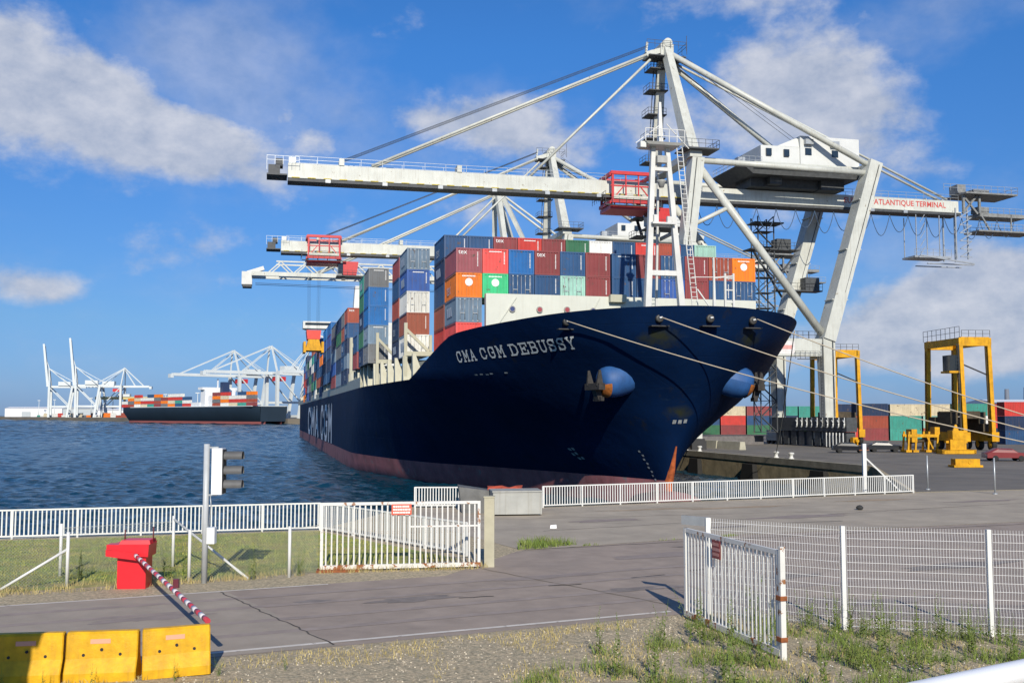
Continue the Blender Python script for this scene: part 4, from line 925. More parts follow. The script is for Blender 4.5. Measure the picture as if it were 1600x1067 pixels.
    def trf(b):
        for y in (-2.6, 2.6):
            b.box(-3.4, 3.4, y - .25, y + .25, 40.7, 41.2); b.box(-3.4, 3.4, y - .25, y + .25, 36.4, 36.85); b.box(-3.4, 3.4, y - .12, y + .12, 38.9, 39.1); b.beam((-3.2, y, 36.8), (-1.4, y, 38.9), .16); b.beam((3.2, y, 36.8), (1.4, y, 38.9), .16)
            for x in (-3.1, -1.0, 1.0, 3.1): b.beam((x, y, 36.5), (x, y, 40.8), .34 if abs(x) > 2 else .18)
        for x in (-3.3, 3.3): b.beam((x, -2.6, 40.8), (x, 2.6, 40.8), .5); b.beam((x, -2.6, 36.5), (x, 2.6, 36.5), .5)
        b.box(-3.4, 3.4, -2.5, 2.5, 35.5, 36.1)
    T('frame', trf, RED)
    T('machinery', lambda b: (b.box(-3.0, 3.0, -2.9, -2.62, 37.0, 37.5)), mat('trolley_cream', (.55, .53, .46), .6, var=.2))
    T('rail', lambda b: (rail_run(b, (-4.4, -3.2, 36.9), (-4.4, 3.2, 36.9), 1.1, 1), rail_run(b, (-4.4, -3.2, 36.0), (4.4, -3.2, 36.0), 1.1, 1.1), b.box(-4.4, 4.4, -3.3, -2.7, 35.9, 36.0)), CRANE_D)
    cb = T('operator_cab', lambda b: (b.hull8([(3.9, -2.4, 33.2), (6.6, -2.4, 33.2), (6.6, .4, 33.2), (3.9, .4, 33.2), (3.9, -2.4, 36.0), (7.0, -2.4, 36.0), (7.0, .4, 36.0), (3.9, .4, 36.0)])), RED)
    b = MB(); b.box(2.9, 3.88, -2.3, .3, 33.5, 35.7); b.build('cab_window', GLASS, cb)
    T('cab_platform', lambda b: (b.box(2.6, 9.0, -3.0, 1.0, 32.9, 33.1), rail_run(b, (2.6, -3, 33.1), (9, -3, 33.1), 1.0, 1.0), b.beam((4, -2, 33), (4, -2, 32.2), .8)), CRANE_D)
    return tr

crane = empty('gantry_crane', W(60, 146, 0), TH)
tag(crane, 'nearest tall white quay crane, its long boom reaching over the ship', 'crane', 'quay cranes working the ship')
tr1 = make_crane(crane)
tr1.location.x = -7.0
c2 = copy_tree(crane); c2.location = W(60, 212, 0)
c2['label'] = 'second white quay crane, behind the nearest, with its red trolley far out on the boom'
for ch in c2.children:
    if ch.name.startswith('trolley') and ch.type == 'EMPTY': ch.location.x = -49.0
# third crane: its boom and girder carry a lattice
c3 = empty('gantry_crane', W(60, 262, 0), TH)
tag(c3, 'third white quay crane behind the ship, with a lattice boom and white tip block', 'crane', 'quay cranes working the ship')
def P3(name, fn, m=CRANE):
    b = MB(); fn(b); return b.build(name, m, c3)
for y in (-8, 8):
    P3('sea_leg', lambda b: b.beam((0, y, 42), (0, y, 0), 1.9, 1.9)); P3('land_leg', lambda b: b.beam((25, y, 42), (22, y, 0), 1.9, 1.9))
    P3('portal_beam', lambda b: b.box(1, 21, y - .8, y + .8, 13.5, 15.5)); P3('tower_leg', lambda b: b.beam((0, y, 42), (-1.5, y * .2, 64), 1.3, 1.3))
    P3('tower_leg', lambda b: b.beam((8, y, 42), (-.6, y * .2, 63.5), 1.0, 1.0)); P3('forestay', lambda b: b.tube([(-2, y * .2, 63), (-50, y * .3, 39.4)], .28, 8))
    P3('forestay', lambda b: b.tube([(-2, y * .2, 62), (-24, y * .3, 39.4)], .25, 8)); P3('backstay', lambda b: b.tube([(-.5, y * .2, 63), (32, y * .3, 40.5)], .3, 8))
def lat(b):
    for y in (-3, 3):
        b.beam((-64, y, 39.6), (40, y, 39.6), .7, 1.0); b.beam((-58, y, 42.8), (40, y, 42.8), .35)
        for k in range(16): x = -60 + k * 6.2; b.beam((x, y, 39.9), (x + 3.1, y, 42.8), .28); b.beam((x + 3.1, y, 42.8), (x + 6.2, y, 39.9), .28)
P3('lattice_boom', lat)
P3('tip_block', lambda b: (b.box(-66.3, -63.8, -2.0, 2.0, 37.0, 40.2), b.beam((-65, 0, 40), (-61, 0, 41.4), 1.2, 1.0)), WHITE)
P3('tip_foot', lambda b: b.box(-66.1, -63.9, -1.9, 1.9, 36.4, 36.98), CRANE_D)
P3('boom_ropes', lambda b: [b.tube([(-63, y, 37.4), (10, y, 36.4)], .06, 5) for y in (-1.5, 1.5)], CRANE_D)
P3('machinery_house', lambda b: b.box(12, 26, -4, 4, 41, 47), mat('house_panel'))
P3('operator_cab', lambda b: b.box(-36, -33.4, -4, -1, 32.4, 35.5), RED)
# spreader of the second crane, with its ropes
sp = empty('container_spreader', W(60 - 50.8, 212, 18.6), TH)
sp.scale = (.48, 2.3, 1.0)
tag(sp, 'yellow spreader under a red headblock, hanging on wires above the far containers', 'spreader')
def PS(name, fn, m): b = MB(); fn(b); return b.build(name, m, sp)
PS('headblock', lambda b: b.hull8([(-2.6, -1.2, 1.4), (2.6, -1.2, 1.4), (2.6, 1.2, 1.4), (-2.6, 1.2, 1.4), (-3.0, -1.2, 3.2), (3.0, -1.2, 3.2), (3.0, 1.2, 3.2), (-3.0, 1.2, 3.2)]), mat('headblock_red', (.75, .05, .03), .5))
PS('spreader_beam', lambda b: (b.hull8([(-3.4, -1.2, -.9), (3.4, -1.2, -.9), (3.4, 1.2, -.9), (-3.4, 1.2, -.9), (-2.2, -1.2, 1.35), (2.2, -1.2, 1.35), (2.2, 1.2, 1.35), (-2.2, 1.2, 1.35)]), b.box(-4.2, -3.2, -1.3, 1.3, -1.3, .9), b.box(3.2, 4.2, -1.3, 1.3, -1.3, .9)), YEL)
PS('hoist_wires', lambda b: [b.tube([(x, y, 3.2), (x * 1.15, y, 17.2)], .03, 5) for x in (-2.2, -1.5, 1.5, 2.2) for y in (-1, 1)], CRANE_D)

# ================================================================== THE YARD
def straddle(x, y, rz, label):
    r = empty('straddle_carrier', (x, y, 0), rz); tag(r, label, 'straddle carrier', 'yellow straddle carriers')
    def P(name, fn, m=YEL, parent=None): b = MB(); fn(b); return b.build(name, m, parent or r)
    Wd, Ln, Hh = 2.0, 4.3, 14.3
    for sx_ in (-1, 1):
        for sy_ in (-1, 1):
            P('leg', lambda b: b.beam((sx_ * Wd, sy_ * Ln, Hh), (sx_ * Wd, sy_ * (Ln + .5), 2.0), .52, .8, up=(0, 1, 0)))
            P('service_pipe', lambda b: b.tube([(sx_ * Wd - .33, sy_ * Ln, Hh - .5), (sx_ * Wd - .33, sy_ * (Ln + .5), 2.2)], .05, 6), mat('straddle_dark', (.06, .045, .025), .7, var=.5, vscale=2))
        P('top_beam', lambda b: b.box(sx_ * Wd - .30, sx_ * Wd + .30, -Ln - .4, Ln + .4, Hh - .1, Hh + .85), YEL if sx_ > 0 else YEL)
        P('sill', lambda b: b.box(sx_ * Wd - .5, sx_ * Wd + .5, -Ln - 1.2, Ln + 1.2, 1.25, 2.5))
        P('engine_pack', lambda b: (b.box(sx_ * Wd - .6, sx_ * Wd + .6, -3.6, 3.6, 2.5, 3.6), b.box(sx_ * Wd - .5, sx_ * Wd + .5, -2.4, 1.2, 3.6, 5.2), b.box(sx_ * Wd - .7, sx_ * Wd + .7, 1.6, 3.2, 3.6, 4.5)), mat('straddle_dark', (.10, .07, .03), .7, var=.5, vscale=2))
        for k in range(4):
            w = P('wheel', lambda b: b.lathe([(.45, -.28), (.74, -.26), (.78, -.15), (.78, .15), (.74, .26), (.45, .28)], 16, (sx_ * Wd, -4.6 + k * 3.05, .78), 'x'), TYRE)
            P('rim', lambda b: b.lathe([(.38, -.30), (.40, .30)], 12, (sx_ * Wd, -4.6 + k * 3.05, .78), 'x'), YEL, w)
            P('fork', lambda b: b.box(sx_ * Wd - .42, sx_ * Wd + .42, -4.75 + k * 3.05, -4.45 + k * 3.05, .8, 1.5))
    for sy_ in (-1, 1): P('cross_beam', lambda b: b.box(-Wd, Wd, sy_ * (Ln + .1) - .3, sy_ * (Ln + .1) + .3, Hh - .25, Hh + .95))
    P('top_rail', lambda b: (rail_run(b, (-Wd, -Ln - .6, Hh + .95), (Wd, -Ln - .6, Hh + .95), .9, .9), rail_run(b, (-Wd - .3, -Ln - .6, Hh + .85), (-Wd - .3, Ln + .6, Hh + .85), 1.5, 1.1)), CRANE_D)
    cab = P('cab', lambda b: b.hull8([(-Wd - 1.6, -Ln - .2, Hh - 3.6), (-Wd - .35, -Ln - .2, Hh - 3.6), (-Wd - .35, -Ln + 1.6, Hh - 3.6), (-Wd - 1.6, -Ln + 1.6, Hh - 3.6), (-Wd - 1.6, -Ln - .4, Hh - 1.5), (-Wd - .35, -Ln - .4, Hh - 1.5), (-Wd - .35, -Ln + 1.6, Hh - 1.5), (-Wd - 1.6, -Ln + 1.6, Hh - 1.5)]), GLASS)
    P('cab_floor', lambda b: b.box(-Wd - 1.8, -Wd - .3, -Ln - .5, -Ln + 1.8, Hh - 3.9, Hh - 3.62), YEL, cab)
    P('ladder', lambda b: ([b.beam((-Wd - .55, -Ln - .75 + y_, 2.2), (-Wd - .55, -Ln - .75 + y_, Hh), .07) for y_ in (0, .45)], [b.beam((-Wd - .55, -Ln - .75, 2.4 + k * .5), (-Wd - .55, -Ln - .3, 2.4 + k * .5), .05) for k in range(24)]), CRANE_D)
    P('spreader', lambda b: (b.box(-1.1, 1.1, -3, 3, 4.6, 5.1), b.box(-1.2, 1.2, -3.3, -2.9, 4.3, 5.3), b.box(-1.2, 1.2, 2.9, 3.3, 4.3, 5.3)), mat('straddle_dark'))
    P('hoist_strut', lambda b: b.beam((Wd - .3, -Ln, 10.2), (-Wd + .3, -Ln, 11.6), .16), BLACK)
    P('mudguard', lambda b: [b.box(sx_ * Wd - .5, sx_ * Wd + .5, y_ - .5, y_ + .5, 1.75, 2.0) for sx_ in (-1, 1) for y_ in (-4.9, 4.9)], mat('straddle_dark'))
    return r
straddle(61.9, 142.2, R(5.5), 'larger yellow straddle carrier at right, standing between container stacks')
straddle(53.4, 169.5, R(6), 'smaller yellow straddle carrier beside the foot of the nearest quay crane')
GY = 'containers stacked in the terminal yard'
def yard(x, y, z, colour, label, rz, long=False, marks=()):
    return container(0, 0, 0, colour, label, GY, long, marks, rz, (x, y, z))
YR = R(-90 + 6)                                  # yard boxes lie with their long side towards the camera
def row(x0, y0, dirx, diry, spec):
    """spec: list of (length flag, colours bottom to top, phrase)"""
    a = math.atan2(diry, dirx); u = Vector((math.cos(a), math.sin(a), 0)); pos = Vector((x0, y0, .02))
    for long, cols, ph in spec:
        ln = 12.19 if long else 6.06
        if cols:
            for t, c in enumerate(cols):
                p = pos + Vector((0, 0, t * 2.30))
                tn = ('on the ground', 'second up', 'third up')[t] if len(cols) > 1 else 'on the ground'
                yard(p.x, p.y, p.z, c, '%s yard container %s, %s' % (c, tn, ph), a - PI / 2, long)
        pos += u * (ln + .35)
row(64.6, 194, 1, .05, [(False, ['maroon', 'brick red', 'navy'], 'left of the two teal boxes'), (False, ['teal', 'teal'], 'beside the larger straddle carrier'), (False, ['brick red', 'pale teal'], 'seen through the straddle carrier'),
    (False, ['rust brown', 'white', 'teal'], 'between the straddle carrier legs'), (False, ['navy', 'red'], 'right of the straddle carrier')])
row(80.0, 168, 1, .04, [(False, ['dark blue', 'navy', 'red'], 'in the right hand stack near the edge'), (False, ['dark blue', 'dark blue', 'dark blue'], 'at the right edge of the picture')])
row(62.0, 203, 1, .05, [(True, ['navy', 'navy', 'navy'], 'in the row behind the red boxes'), (True, ['dark green', 'maroon', 'cream'], 'behind the teal boxes'), (True, ['maroon', 'grey', 'red'], 'far behind the straddle carrier')])
row(44.6, 252, 1, .02, [(False, ['dark green', 'dark blue', 'steel blue'], 'left under the port anchor'), (False, ['maroon', 'red', 'cream'], 'with a cream top box under the port anchor'), (False, ['dark green', 'dark blue', 'maroon'], 'right of the cream box'), (False, ['dark blue', 'navy', 'teal'], 'behind the crane foot'), (False, ['dark green', 'teal', 'teal'], 'further right behind the crane foot'), (True, ['red', 'red', 'red'], 'behind the smaller straddle carrier')])
row(38.5, 268, 1, 0, [(True, ['dark blue', 'navy', 'navy'], 'in the far left row below the hull')])
# red container carried by the smaller carrier
yard(52.7, 160.0, .45, 'red', 'red container end-on, held between the legs of the smaller straddle carrier', R(6), marks=('door',))
# parked cars
def car(x, y, rz, m, label):
    r = empty('parked_car', (x, y, 0), rz); tag(r, label, 'car')
    b = MB()
    prof = [(-2.1, .35), (-2.1, .75), (-1.75, .86), (-1.0, .92), (-.45, 1.30), (.95, 1.33), (1.65, .98), (2.1, .88), (2.12, .35)]
    rows = []
    for yy, k in ((-.84, .93), (-.80, 1), (.80, 1), (.84, .93)):
        rows.append([(px, yy * (.86 if pz > 1 else 1), .3 + (pz - .3) * k) for px, pz in prof])
    b.quadgrid(rows); b.poly(rows[0]); b.poly(rows[-1]); b.build('body', m, r)
    b = MB(); b.hull8([(-.85, -.76, .90), (1.35, -.76, .90), (1.35, .76, .90), (-.85, .76, .90), (-.4, -.745, 1.24), (.9, -.745, 1.24), (.9, .745, 1.24), (-.4, .745, 1.24)]); b.build('windows', GLASS, r)
    for wx in (-1.3, 1.3):
        for wy in (-.78, .78):
            b = MB(); b.lathe([(.2, -.1), (.30, -.1), (.30, .1), (.2, .1)], 14, (wx, wy, .30), 'y'); b.build('wheel', TYRE, r)
    b = MB(); b.box(-2.14, -2.09, -.7, -.45, .6, .74); b.box(-2.14, -2.09, .45, .7, .6, .74); b.build('lights', mat('lamp_red', (.5, .02, .02), .3), r)
    return r
CARB = mat('black_car_paint', (.008, .008, .010), .2, var=.05); CARR = mat('red_car_paint', (.20, .03, .03), .3, var=.05)
car(42.8, 130.5, R(170), CARB, 'black car parked on the quay left of the white post')
car(48.2, 133.5, R(172), mat('dark_grey_car_paint', (.016, .017, .019), .25, var=.05), 'dark car parked on the quay right of the white post')
car(51.5, 107.5, R(176), CARR, 'small dull red car at the right edge of the quay')
# yellow lifting frames set down in front of the straddle carrier
def frame(x, y, rz, kind, label):
    r = empty('lifting_frame', (x, y, 0), rz); r.scale = (.72, .72, .9); tag(r, label, 'lifting frame', 'yellow lifting frames on the quay')
    def P(name, fn, m=YEL): b = MB(); fn(b); return b.build(name, m, r)
    if kind == 0:
        P('base', lambda b: (b.box(-3.0, 3.0, -1.1, -.7, .05, .55), b.box(-3.0, 3.0, .7, 1.1, .05, .55), b.box(-3.0, -2.6, -1.1, 1.1, .05, .6), b.box(2.6, 3.0, -1.1, 1.1, .05, .6)))
        P('body', lambda b: (b.box(-1.4, 1.4, -.8, .8, .6, 2.0), b.box(-1.0, 1.0, -.9, .9, 2.0, 3.2), b.box(-1.9, 1.9, -.3, .3, 1.5, 1.8)))
        P('lifting_eye', lambda b: b.hull8([(-.5, -.15, 3.2), (.5, -.15, 3.2), (.5, .15, 3.2), (-.5, .15, 3.2), (-.15, -.1, 4.0), (.15, -.1, 4.0), (.15, .1, 4.0), (-.15, .1, 4.0)]))
        P('deck_plate', lambda b: b.box(-1.7, 1.7, -1.2, 1.2, .56, .64))
    else:
        for k, x0 in enumerate((-3.6, -2.3, 0, 1.6)):
            P('leg', lambda b: (b.beam((x0, -1, .1), (x0 + .3, -1, 3.0 - .3 * (k % 2)), .3), b.beam((x0, 1, .1), (x0 + .3, 1, 3.0), .3), b.box(x0 - .4, x0 + .6, -1.2, 1.2, .1, .4)))
        P('ram', lambda b: (b.beam((-3.6, -1, 2.4), (1.8, -1, 2.4), .4), b.beam((-3.6, 1, 2.4), (1.8, 1, 2.4), .4), b.box(1.4, 2.3, -.9, .9, 2.6, 3.6), b.beam((-.3, -1.1, 2.5), (.9, -1.1, .6), .22), b.box(-2.9, -1.9, -1.1, 1.1, 1.5, 3.3)))
        P('cylinder', lambda b: b.tube([(-3.2, 0, 1.5), (1.6, 0, 1.9)], .28, 10), mat('straddle_dark'))
frame(54.6, 126.5, R(4), 0, 'boxy yellow lifting frame in front of the straddle carrier')
frame(52.6, 131, R(4), 1, 'spindly yellow lifting frame left of the boxy one')
b = MB(); b.box(-1.35, 1.35, -.6, .6, .03, .22); b.box(-1.15, 1.15, -.45, .45, .22, .78); b.lathe([(.18, -.50), (.18, -.45)], 12, (.2, 0, .5), 'y')
o = b.build('lifting_frame', YEL); o.location = (41.6, 94.5, 0); o.rotation_euler = (0, 0, R(3)); tag(o, 'low flat yellow lifting frame nearest the white fence, with a round hole', 'lifting frame', 'yellow lifting frames on the quay')
# concrete blocks, coil and bollards on the quay
blk = MB(); blk.hull8([(-3.4, -.5, 0), (3.4, -.5, 0), (3.4, .5, 0), (-3.4, .5, 0), (-3.4, -.35, 1.1), (3.4, -.35, 1.1), (3.4, .35, 1.1), (-3.4, .35, 1.1)])
blk = blk.mesh('barrier_block', mat('pale_concrete', (.38, .36, .28), .85, var=.15, vscale=.8, bump=.2, bscale=4))
for i in range(4):
    o = inst('barrier_block', blk, None, W(62.8 + i * .3, 144.4 - i * 7.0 + 10, 0), (0, 0, TH + PI / 2 + R(1.5)))
    tag(o, '%s pale concrete block from the crane foot in the line along the quay' % ['last', 'third', 'second', 'first'][i], 'concrete block', 'concrete blocks along the quay')
b = MB(); b.beam((24.5, 163, .7), (41, 168, .7), .4, 1.4); o = b.build('low_wall', mat('grey_wall', (.15, .14, .14), .9, var=.2)); tag(o, 'long low grey wall behind the concrete blocks on the quay', 'wall')
def bollard(q, s, label):
    b = MB(); b.lathe([(.34, 0), (.30, .08), (.20, .15), (.19, .42), (.30, .52), (.34, .62), (.24, .70), (.05, .72)], 16)
    o = b.build('bollard', mat('bollard_white', (.62, .62, .58), .6, var=.2, rust=.1, rscale=3)); o.location = W(q, s); tag(o, label, 'bollard', 'mooring bollards'); return o
bollard(55.9, 105.6, 'white mooring bollard on the quay edge with a rope leading up to the bow'); bollard(55.9, 102.2, 'white mooring bollard without a rope, nearer us on the quay edge')
bollard(55.9, 131, 'far white mooring bollard near the orange stem'); bollard(55.9, 126.5, 'white mooring bollard next to the far one by the stem')
o = MB(); 
for k in range(5): o.tube([(math.cos(a) * (.75 - k * .02), math.sin(a) * .3 + k * .05, .75 + math.sin(a) * (.65)) for a in [i * PI / 8 for i in range(17)]], .09, 6)
o = o.build('hose_reel', mat('ochre_hose', (.35, .22, .05), .7, var=.3)); o.location = W(57.2, 137); tag(o, 'coiled ochre hose on the quay beside the stem of the ship', 'hose reel')
o = MB().box(-1.0, 1.0, -.6, .6, 0, 1.2).box(-.8, .8, -.5, .5, 1.2, 1.5).build('generator_box', BLACK); o.location = W(58.6, 133); tag(o, 'black box on the quay beside the coiled hose', 'generator')
# mooring ropes
def rope(a, b_, sag, label, r=.046):
    a = Vector(a); b_ = Vector(b_); n = 24
    pts = [a.lerp(b_, i / n) - Vector((0, 0, sag * 4 * (i / n) * (1 - i / n))) for i in range(n + 1)]
    tag(MB().tube(pts, r, 6).build('mooring_rope', ROPE), label, 'rope', 'mooring ropes from the bow')
def sp_(b, s, z): return W(QC + b, s, z)
rope(sp_(-9.5, 74.6, 11.9), (47.5, 66.5, .4), 1.0, 'lowest mooring rope, running from beside the ship name past the anchor')
rope(sp_(-3.5, 70.5, 11.95), (49.5, 68.5, .4), .9, 'middle mooring rope, from the fairlead left of the stem')
rope(sp_(4.2, 70.6, 12.0), (51.5, 71, .4), .8, 'highest mooring rope, from the fairlead on the right of the bow')
rope(sp_(13.6, 82, 12.2), W(55.9, 105.6, .5), .5, 'steep mooring rope from the bow down to the near bollard', .045)
rope(sp_(13.9, 84, 12.2), W(55.9, 131, .5), .5, 'steep mooring rope from the bow down to the far bollard', .045)
for q in range(3):
    b = MB(); b.lathe([(.34, 0), (.30, .08), (.20, .15), (.19, .42), (.30, .52), (.34, .62), (.24, .70), (.05, .72)], 16)
    o = b.build('bollard', mat('bollard_white')); o.location = ((47.5, 66.5, 0), (49.5, 68.5, 0), (51.5, 71, 0))[q]
    tag(o, '%s of three bollards at the rope ends right of the picture' % ('first', 'middle', 'last')[q], 'bollard', 'mooring bollards')
# light masts
def lmast(x, y, h, label):
    b = MB(); b.tube([(0, 0, 0), (0, 0, h)], .32, 8, r2=.14); r = b.build('light_mast', mat('mast_white', (.7, .7, .68), .5)); r.location = (x, y, 0); tag(r, label, 'light mast', 'light masts in the yard')
    b = MB(); b.tube([(0, 0, 0), (0, 0, 3)], .36, 8); b.build('painted_foot', RED, r)
    b = MB(); b.lathe([(.3, h - .2), (1.4, h), (1.4, h + .5), (.4, h + .6)], 12); b.build('lamp_ring', GREY, r)
lmast(68.5, 262, 22, 'tall white light mast with a red foot behind the crane leg'); lmast(55.5, 258, 17, 'white light mast between the bow and the crane leg')
# white shed and chimneys far right
b = MB(); b.box(0, 90, 0, 40, 0, 9); b.hull8([(-1, -1, 9), (91, -1, 9), (91, 41, 9), (-1, 41, 9), (-1, 18, 11), (91, 18, 11), (91, 22, 11), (-1, 22, 11)])
o = b.build('warehouse', mat('shed_white', (.75, .76, .76), .5, var=.05)); o.location = (192, 400, 0); tag(o, 'long white warehouse roof at the far right behind the containers', 'building')
for i, x in enumerate((1062, 1103)):
    b = MB(); b.tube([(0, 0, 0), (0, 0, 62 + 4 * i)], 6.5, 12, r2=4.6); o = b.build('chimney', mat('far_chimney', (.16, .18, .22), .8)); o.location = (x * 2.05, 2200 * 2.05, 0); o.scale = (1.9, 1.9, 1.9)
    tag(o, ('left', 'right')[i] + ' of two hazy chimneys on the right horizon', 'chimney', 'far chimneys')

# ================================================================== THE FOREGROUND
FW = mat('fence_white', (.68, .68, .65), .45, var=.06, vscale=2, streak=.12, rcol=(.45, .36, .25))
def bar_mesh(w, d, h, m, name='picket'): return MB().box(-w / 2, w / 2, -d / 2, d / 2, 0, h).mesh(name, m)
def railing(pts, h, step, label, pw=.05, posts=2.4, m=None, z0=.12, name='railing', skip=None):
    m = m or FW; r = empty(name, (*pts[0], 0)); o0 = Vector((*pts[0], 0)); tag(r, label, 'railing', 'white picket railings')
    pk = bar_mesh(pw, .018, h - z0, m); po = bar_mesh(.07, .07, h + .02, m, 'post')
    for i in range(len(pts) - 1):
        a = Vector((*pts[i], 0)) - o0; c = Vector((*pts[i + 1], 0)) - o0; d = (c - a); ln = d.length; ang = math.atan2(d.y, d.x)
        MB().beam(a + Vector((0, 0, h)), c + Vector((0, 0, h)), .06, .06).build('top_rail', m, r)
        MB().beam(a + Vector((0, 0, z0)), c + Vector((0, 0, z0)), .05, .06).build('bottom_rail', m, r)
        n = int(ln / step)
        for k in range(n):
            p = a + d * ((k + .5) / n); inst('picket', pk, r, (p.x, p.y, z0 * .98 + random.uniform(-.004, .004)), (0, 0, ang))
        n = max(1, round(ln / posts))
        for k in range(n + 1):
            p = a + d * (k / n); inst('post', po, r, (p.x, p.y, 0), (0, 0, ang))
    return r
railing([(-21.6, 39.4), (-8.02, 43.2)], 1.12, .158, 'white picket railing along the lawn at the water, left of the signal')
railing([(-7.95, 43.15), (-1.55, 35.35)], 1.12, .158, 'white picket railing running from the water corner back to the gate post')
railing([(-5.04, 53.55), (-2.55, 53.62)], 1.05, .145, 'short white picket railing at the water behind the gate')
railing([(1.6, 53.6), (24.75, 63.65)], 1.09, .15, 'long white picket railing in front of the ship bow', pw=.045)
# white post with brace at the end of the long railing
b = MB(); b.box(-.11, .11, -.11, .11, 0, 3.0); r = b.build('barrier_post', FW); r.location = (22.06, 64.5, 0); tag(r, 'tall white post with a slanting brace behind the long railing', 'post')
b = MB(); b.beam((.1, 0, 2.1), (2.0, -.55, .1), .09); b.build('brace', FW, r)
b = MB(); b.beam((-.3, 0, 2.6), (.3, 0, 2.6), .05); b.build('crosspiece', RUST, r)
for x, y, ph in ((26.73, 66.32, 'left'), (29.3, 62.6, 'right')):
    b = MB(); b.tube([(0, 0, 0), (0, 0, 2.2)], .05, 8); b.lathe([(.16, 0), (.14, .06), (.05, .08)], 10); o = b.build('slim_post', GREY); o.location = (x, y, 0); tag(o, '%s of two slim grey posts on the apron right of the long railing' % ph, 'post', 'slim posts')
# grey steel locker and red tarpaulin by the water
LOCK = mat('locker_grey', (.36, .36, .33), .55, var=.12, vscale=1.2, streak=.4, rcol=(.22, .19, .14))
r = empty('steel_locker', (-.9, 49.1, 0), math.atan2(.3, 2.3)); tag(r, 'grey steel locker at the water beside the gate post', 'locker')
MB().box(0, 2.35, 0, 1.6, .08, 1.12).build('body', LOCK, r); MB().box(-.04, 2.39, -.05, 1.65, 1.123, 1.19).build('lid', LOCK, r)
for x in (.02, .6, 1.72, 2.28): MB().box(x, x + .06, -.03, -.001, .08, 1.10).build('rib', LOCK, r)
r2 = empty('steel_ramp', (-2.45, 50.6, 0), .1); tag(r2, 'dark tilted steel plate left of the grey locker', 'steel plate')
MB().hull8([(0, 0, 0), (1.8, -.3, 0), (1.8, 1.6, 0), (0, 1.6, 0), (-.15, 0, 1.28), (1.8, -.3, 1.05), (1.8, 1.6, 1.0), (-.15, 1.6, 1.3)]).build('plate', mat('dark_grey_steel', (.13, .13, .125), .6, var=.3), r2)
b = MB(); random.seed(3); rows = []
for i in range(6):
    rows.append([(i * .34 + random.uniform(-.05, .05), j * .3, 1.08 + .18 * random.random() * math.sin(PI * j / 5) + (0 if 0 < j < 5 else -.25)) for j in range(6)])
b.quadgrid(rows); o = b.build('tarpaulin', mat('orange_tarpaulin', (.50, .085, .035), .7, var=.35, vscale=4)); o.location = (-1.2, 51.1, .02); tag(o, 'crumpled orange red tarpaulin lying on the grey locker', 'tarpaulin')
# gate post and left gate leaf
b = MB(); b.box(-.16, .16, -.16, .16, 0, 2.18); b.box(-.18, .18, -.18, .18, 2.18, 2.22); o = b.build('gate_post', mat('khaki_post', (.42, .39, .28), .7, var=.12)); o.location = (-.72, 32.95, 0); tag(o, 'thick khaki post at the end of the left gate', 'post')
SIGN_L = mat('sign_red', (.62, .10, .05), .5, var=.1); SIGN_W = mat('sign_white', (.80, .74, .70), .5, var=.1)
def gate(a, c, h, n, label, m, sign_t, sign_z, sign_w, sign_h, signmat, textmat, flip=False, low=.06):
    a = Vector((*a, 0)); c = Vector((*c, 0)); d = c - a; ln = d.length; ang = math.atan2(d.y, d.x)
    r = empty('gate_leaf', a, ang); tag(r, label, 'gate', 'sliding gate leaves')
    MB().box(0, ln, -.04, .04, h - .09, h).build('top_rail', m, r); MB().box(0, ln, -.06, .06, low, low + .13).build('bottom_rail', mat('rusty_rail', (.66, .64, .58), .6, var=.1, rust=.42, rscale=2.6, rcol=(.26, .085, .02)), r)
    MB().box(ln * .55 if ln > 4.6 else ln * .97, ln, -.022, .022, h * .62, h * .62 + .05).build('middle_rail', m, r)
    for x in (0, ln - .09): MB().box(x, x + .09, -.045, .045, low, h).build('stile', m, r)
    pk = bar_mesh(.045, .03, h - low - .2, m)
    for k in range(n): inst('picket', pk, r, (.09 + (ln - .18) * (k + .5) / n, .001, low + .12), (0, 0, 0))
    sg = MB().box(sign_t * ln - sign_w / 2, sign_t * ln + sign_w / 2, -.085, -.07, sign_z, sign_z + sign_h).build('sign', signmat, r)
    tb = MB()
    for j in range(3):
        x = sign_t * ln - sign_w * .42; random.seed(j + 4)
        while x < sign_t * ln + sign_w * .38:
            w_ = random.uniform(.03, .07); tb.box(x, x + w_, -.089, -.0855, sign_z + sign_h * (.14 + .28 * j), sign_z + sign_h * (.14 + .28 * j) + sign_h * .17); x += w_ + .012
    tb.build('sign_lettering', textmat, sg)
    return r
gl = gate((-5.9, 31.85), (-1.0, 32.64), 2.10, 28, 'left gate leaf of rusty white pickets with an orange red sign', RUSTW, .50, 1.70, .62, .33, SIGN_L, SIGN_W)
MB().box(-.1, 1.2, -.25, .25, 0, .07).build('roller_plinth', RUST, gl)
gr = gate((4.13, 24.69), (5.32, 20.55), 2.12, 25, 'right gate leaf of rusty white pickets standing open, with a dark red sign', RUSTW, .40, 1.62, .38, .40, mat('sign_dark_red', (.22, .035, .035), .5), mat('sign_pink', (.45, .22, .20), .5))
b = MB(); b.box(4.31, 4.39, -.055, .055, .0, 2.2); b.build('end_post', RUSTW, gr)
for z in (1.15, .35): MB().box(4.22, 4.41, -.075, .075, z, z + .09).build('hinge', RUST, gr)
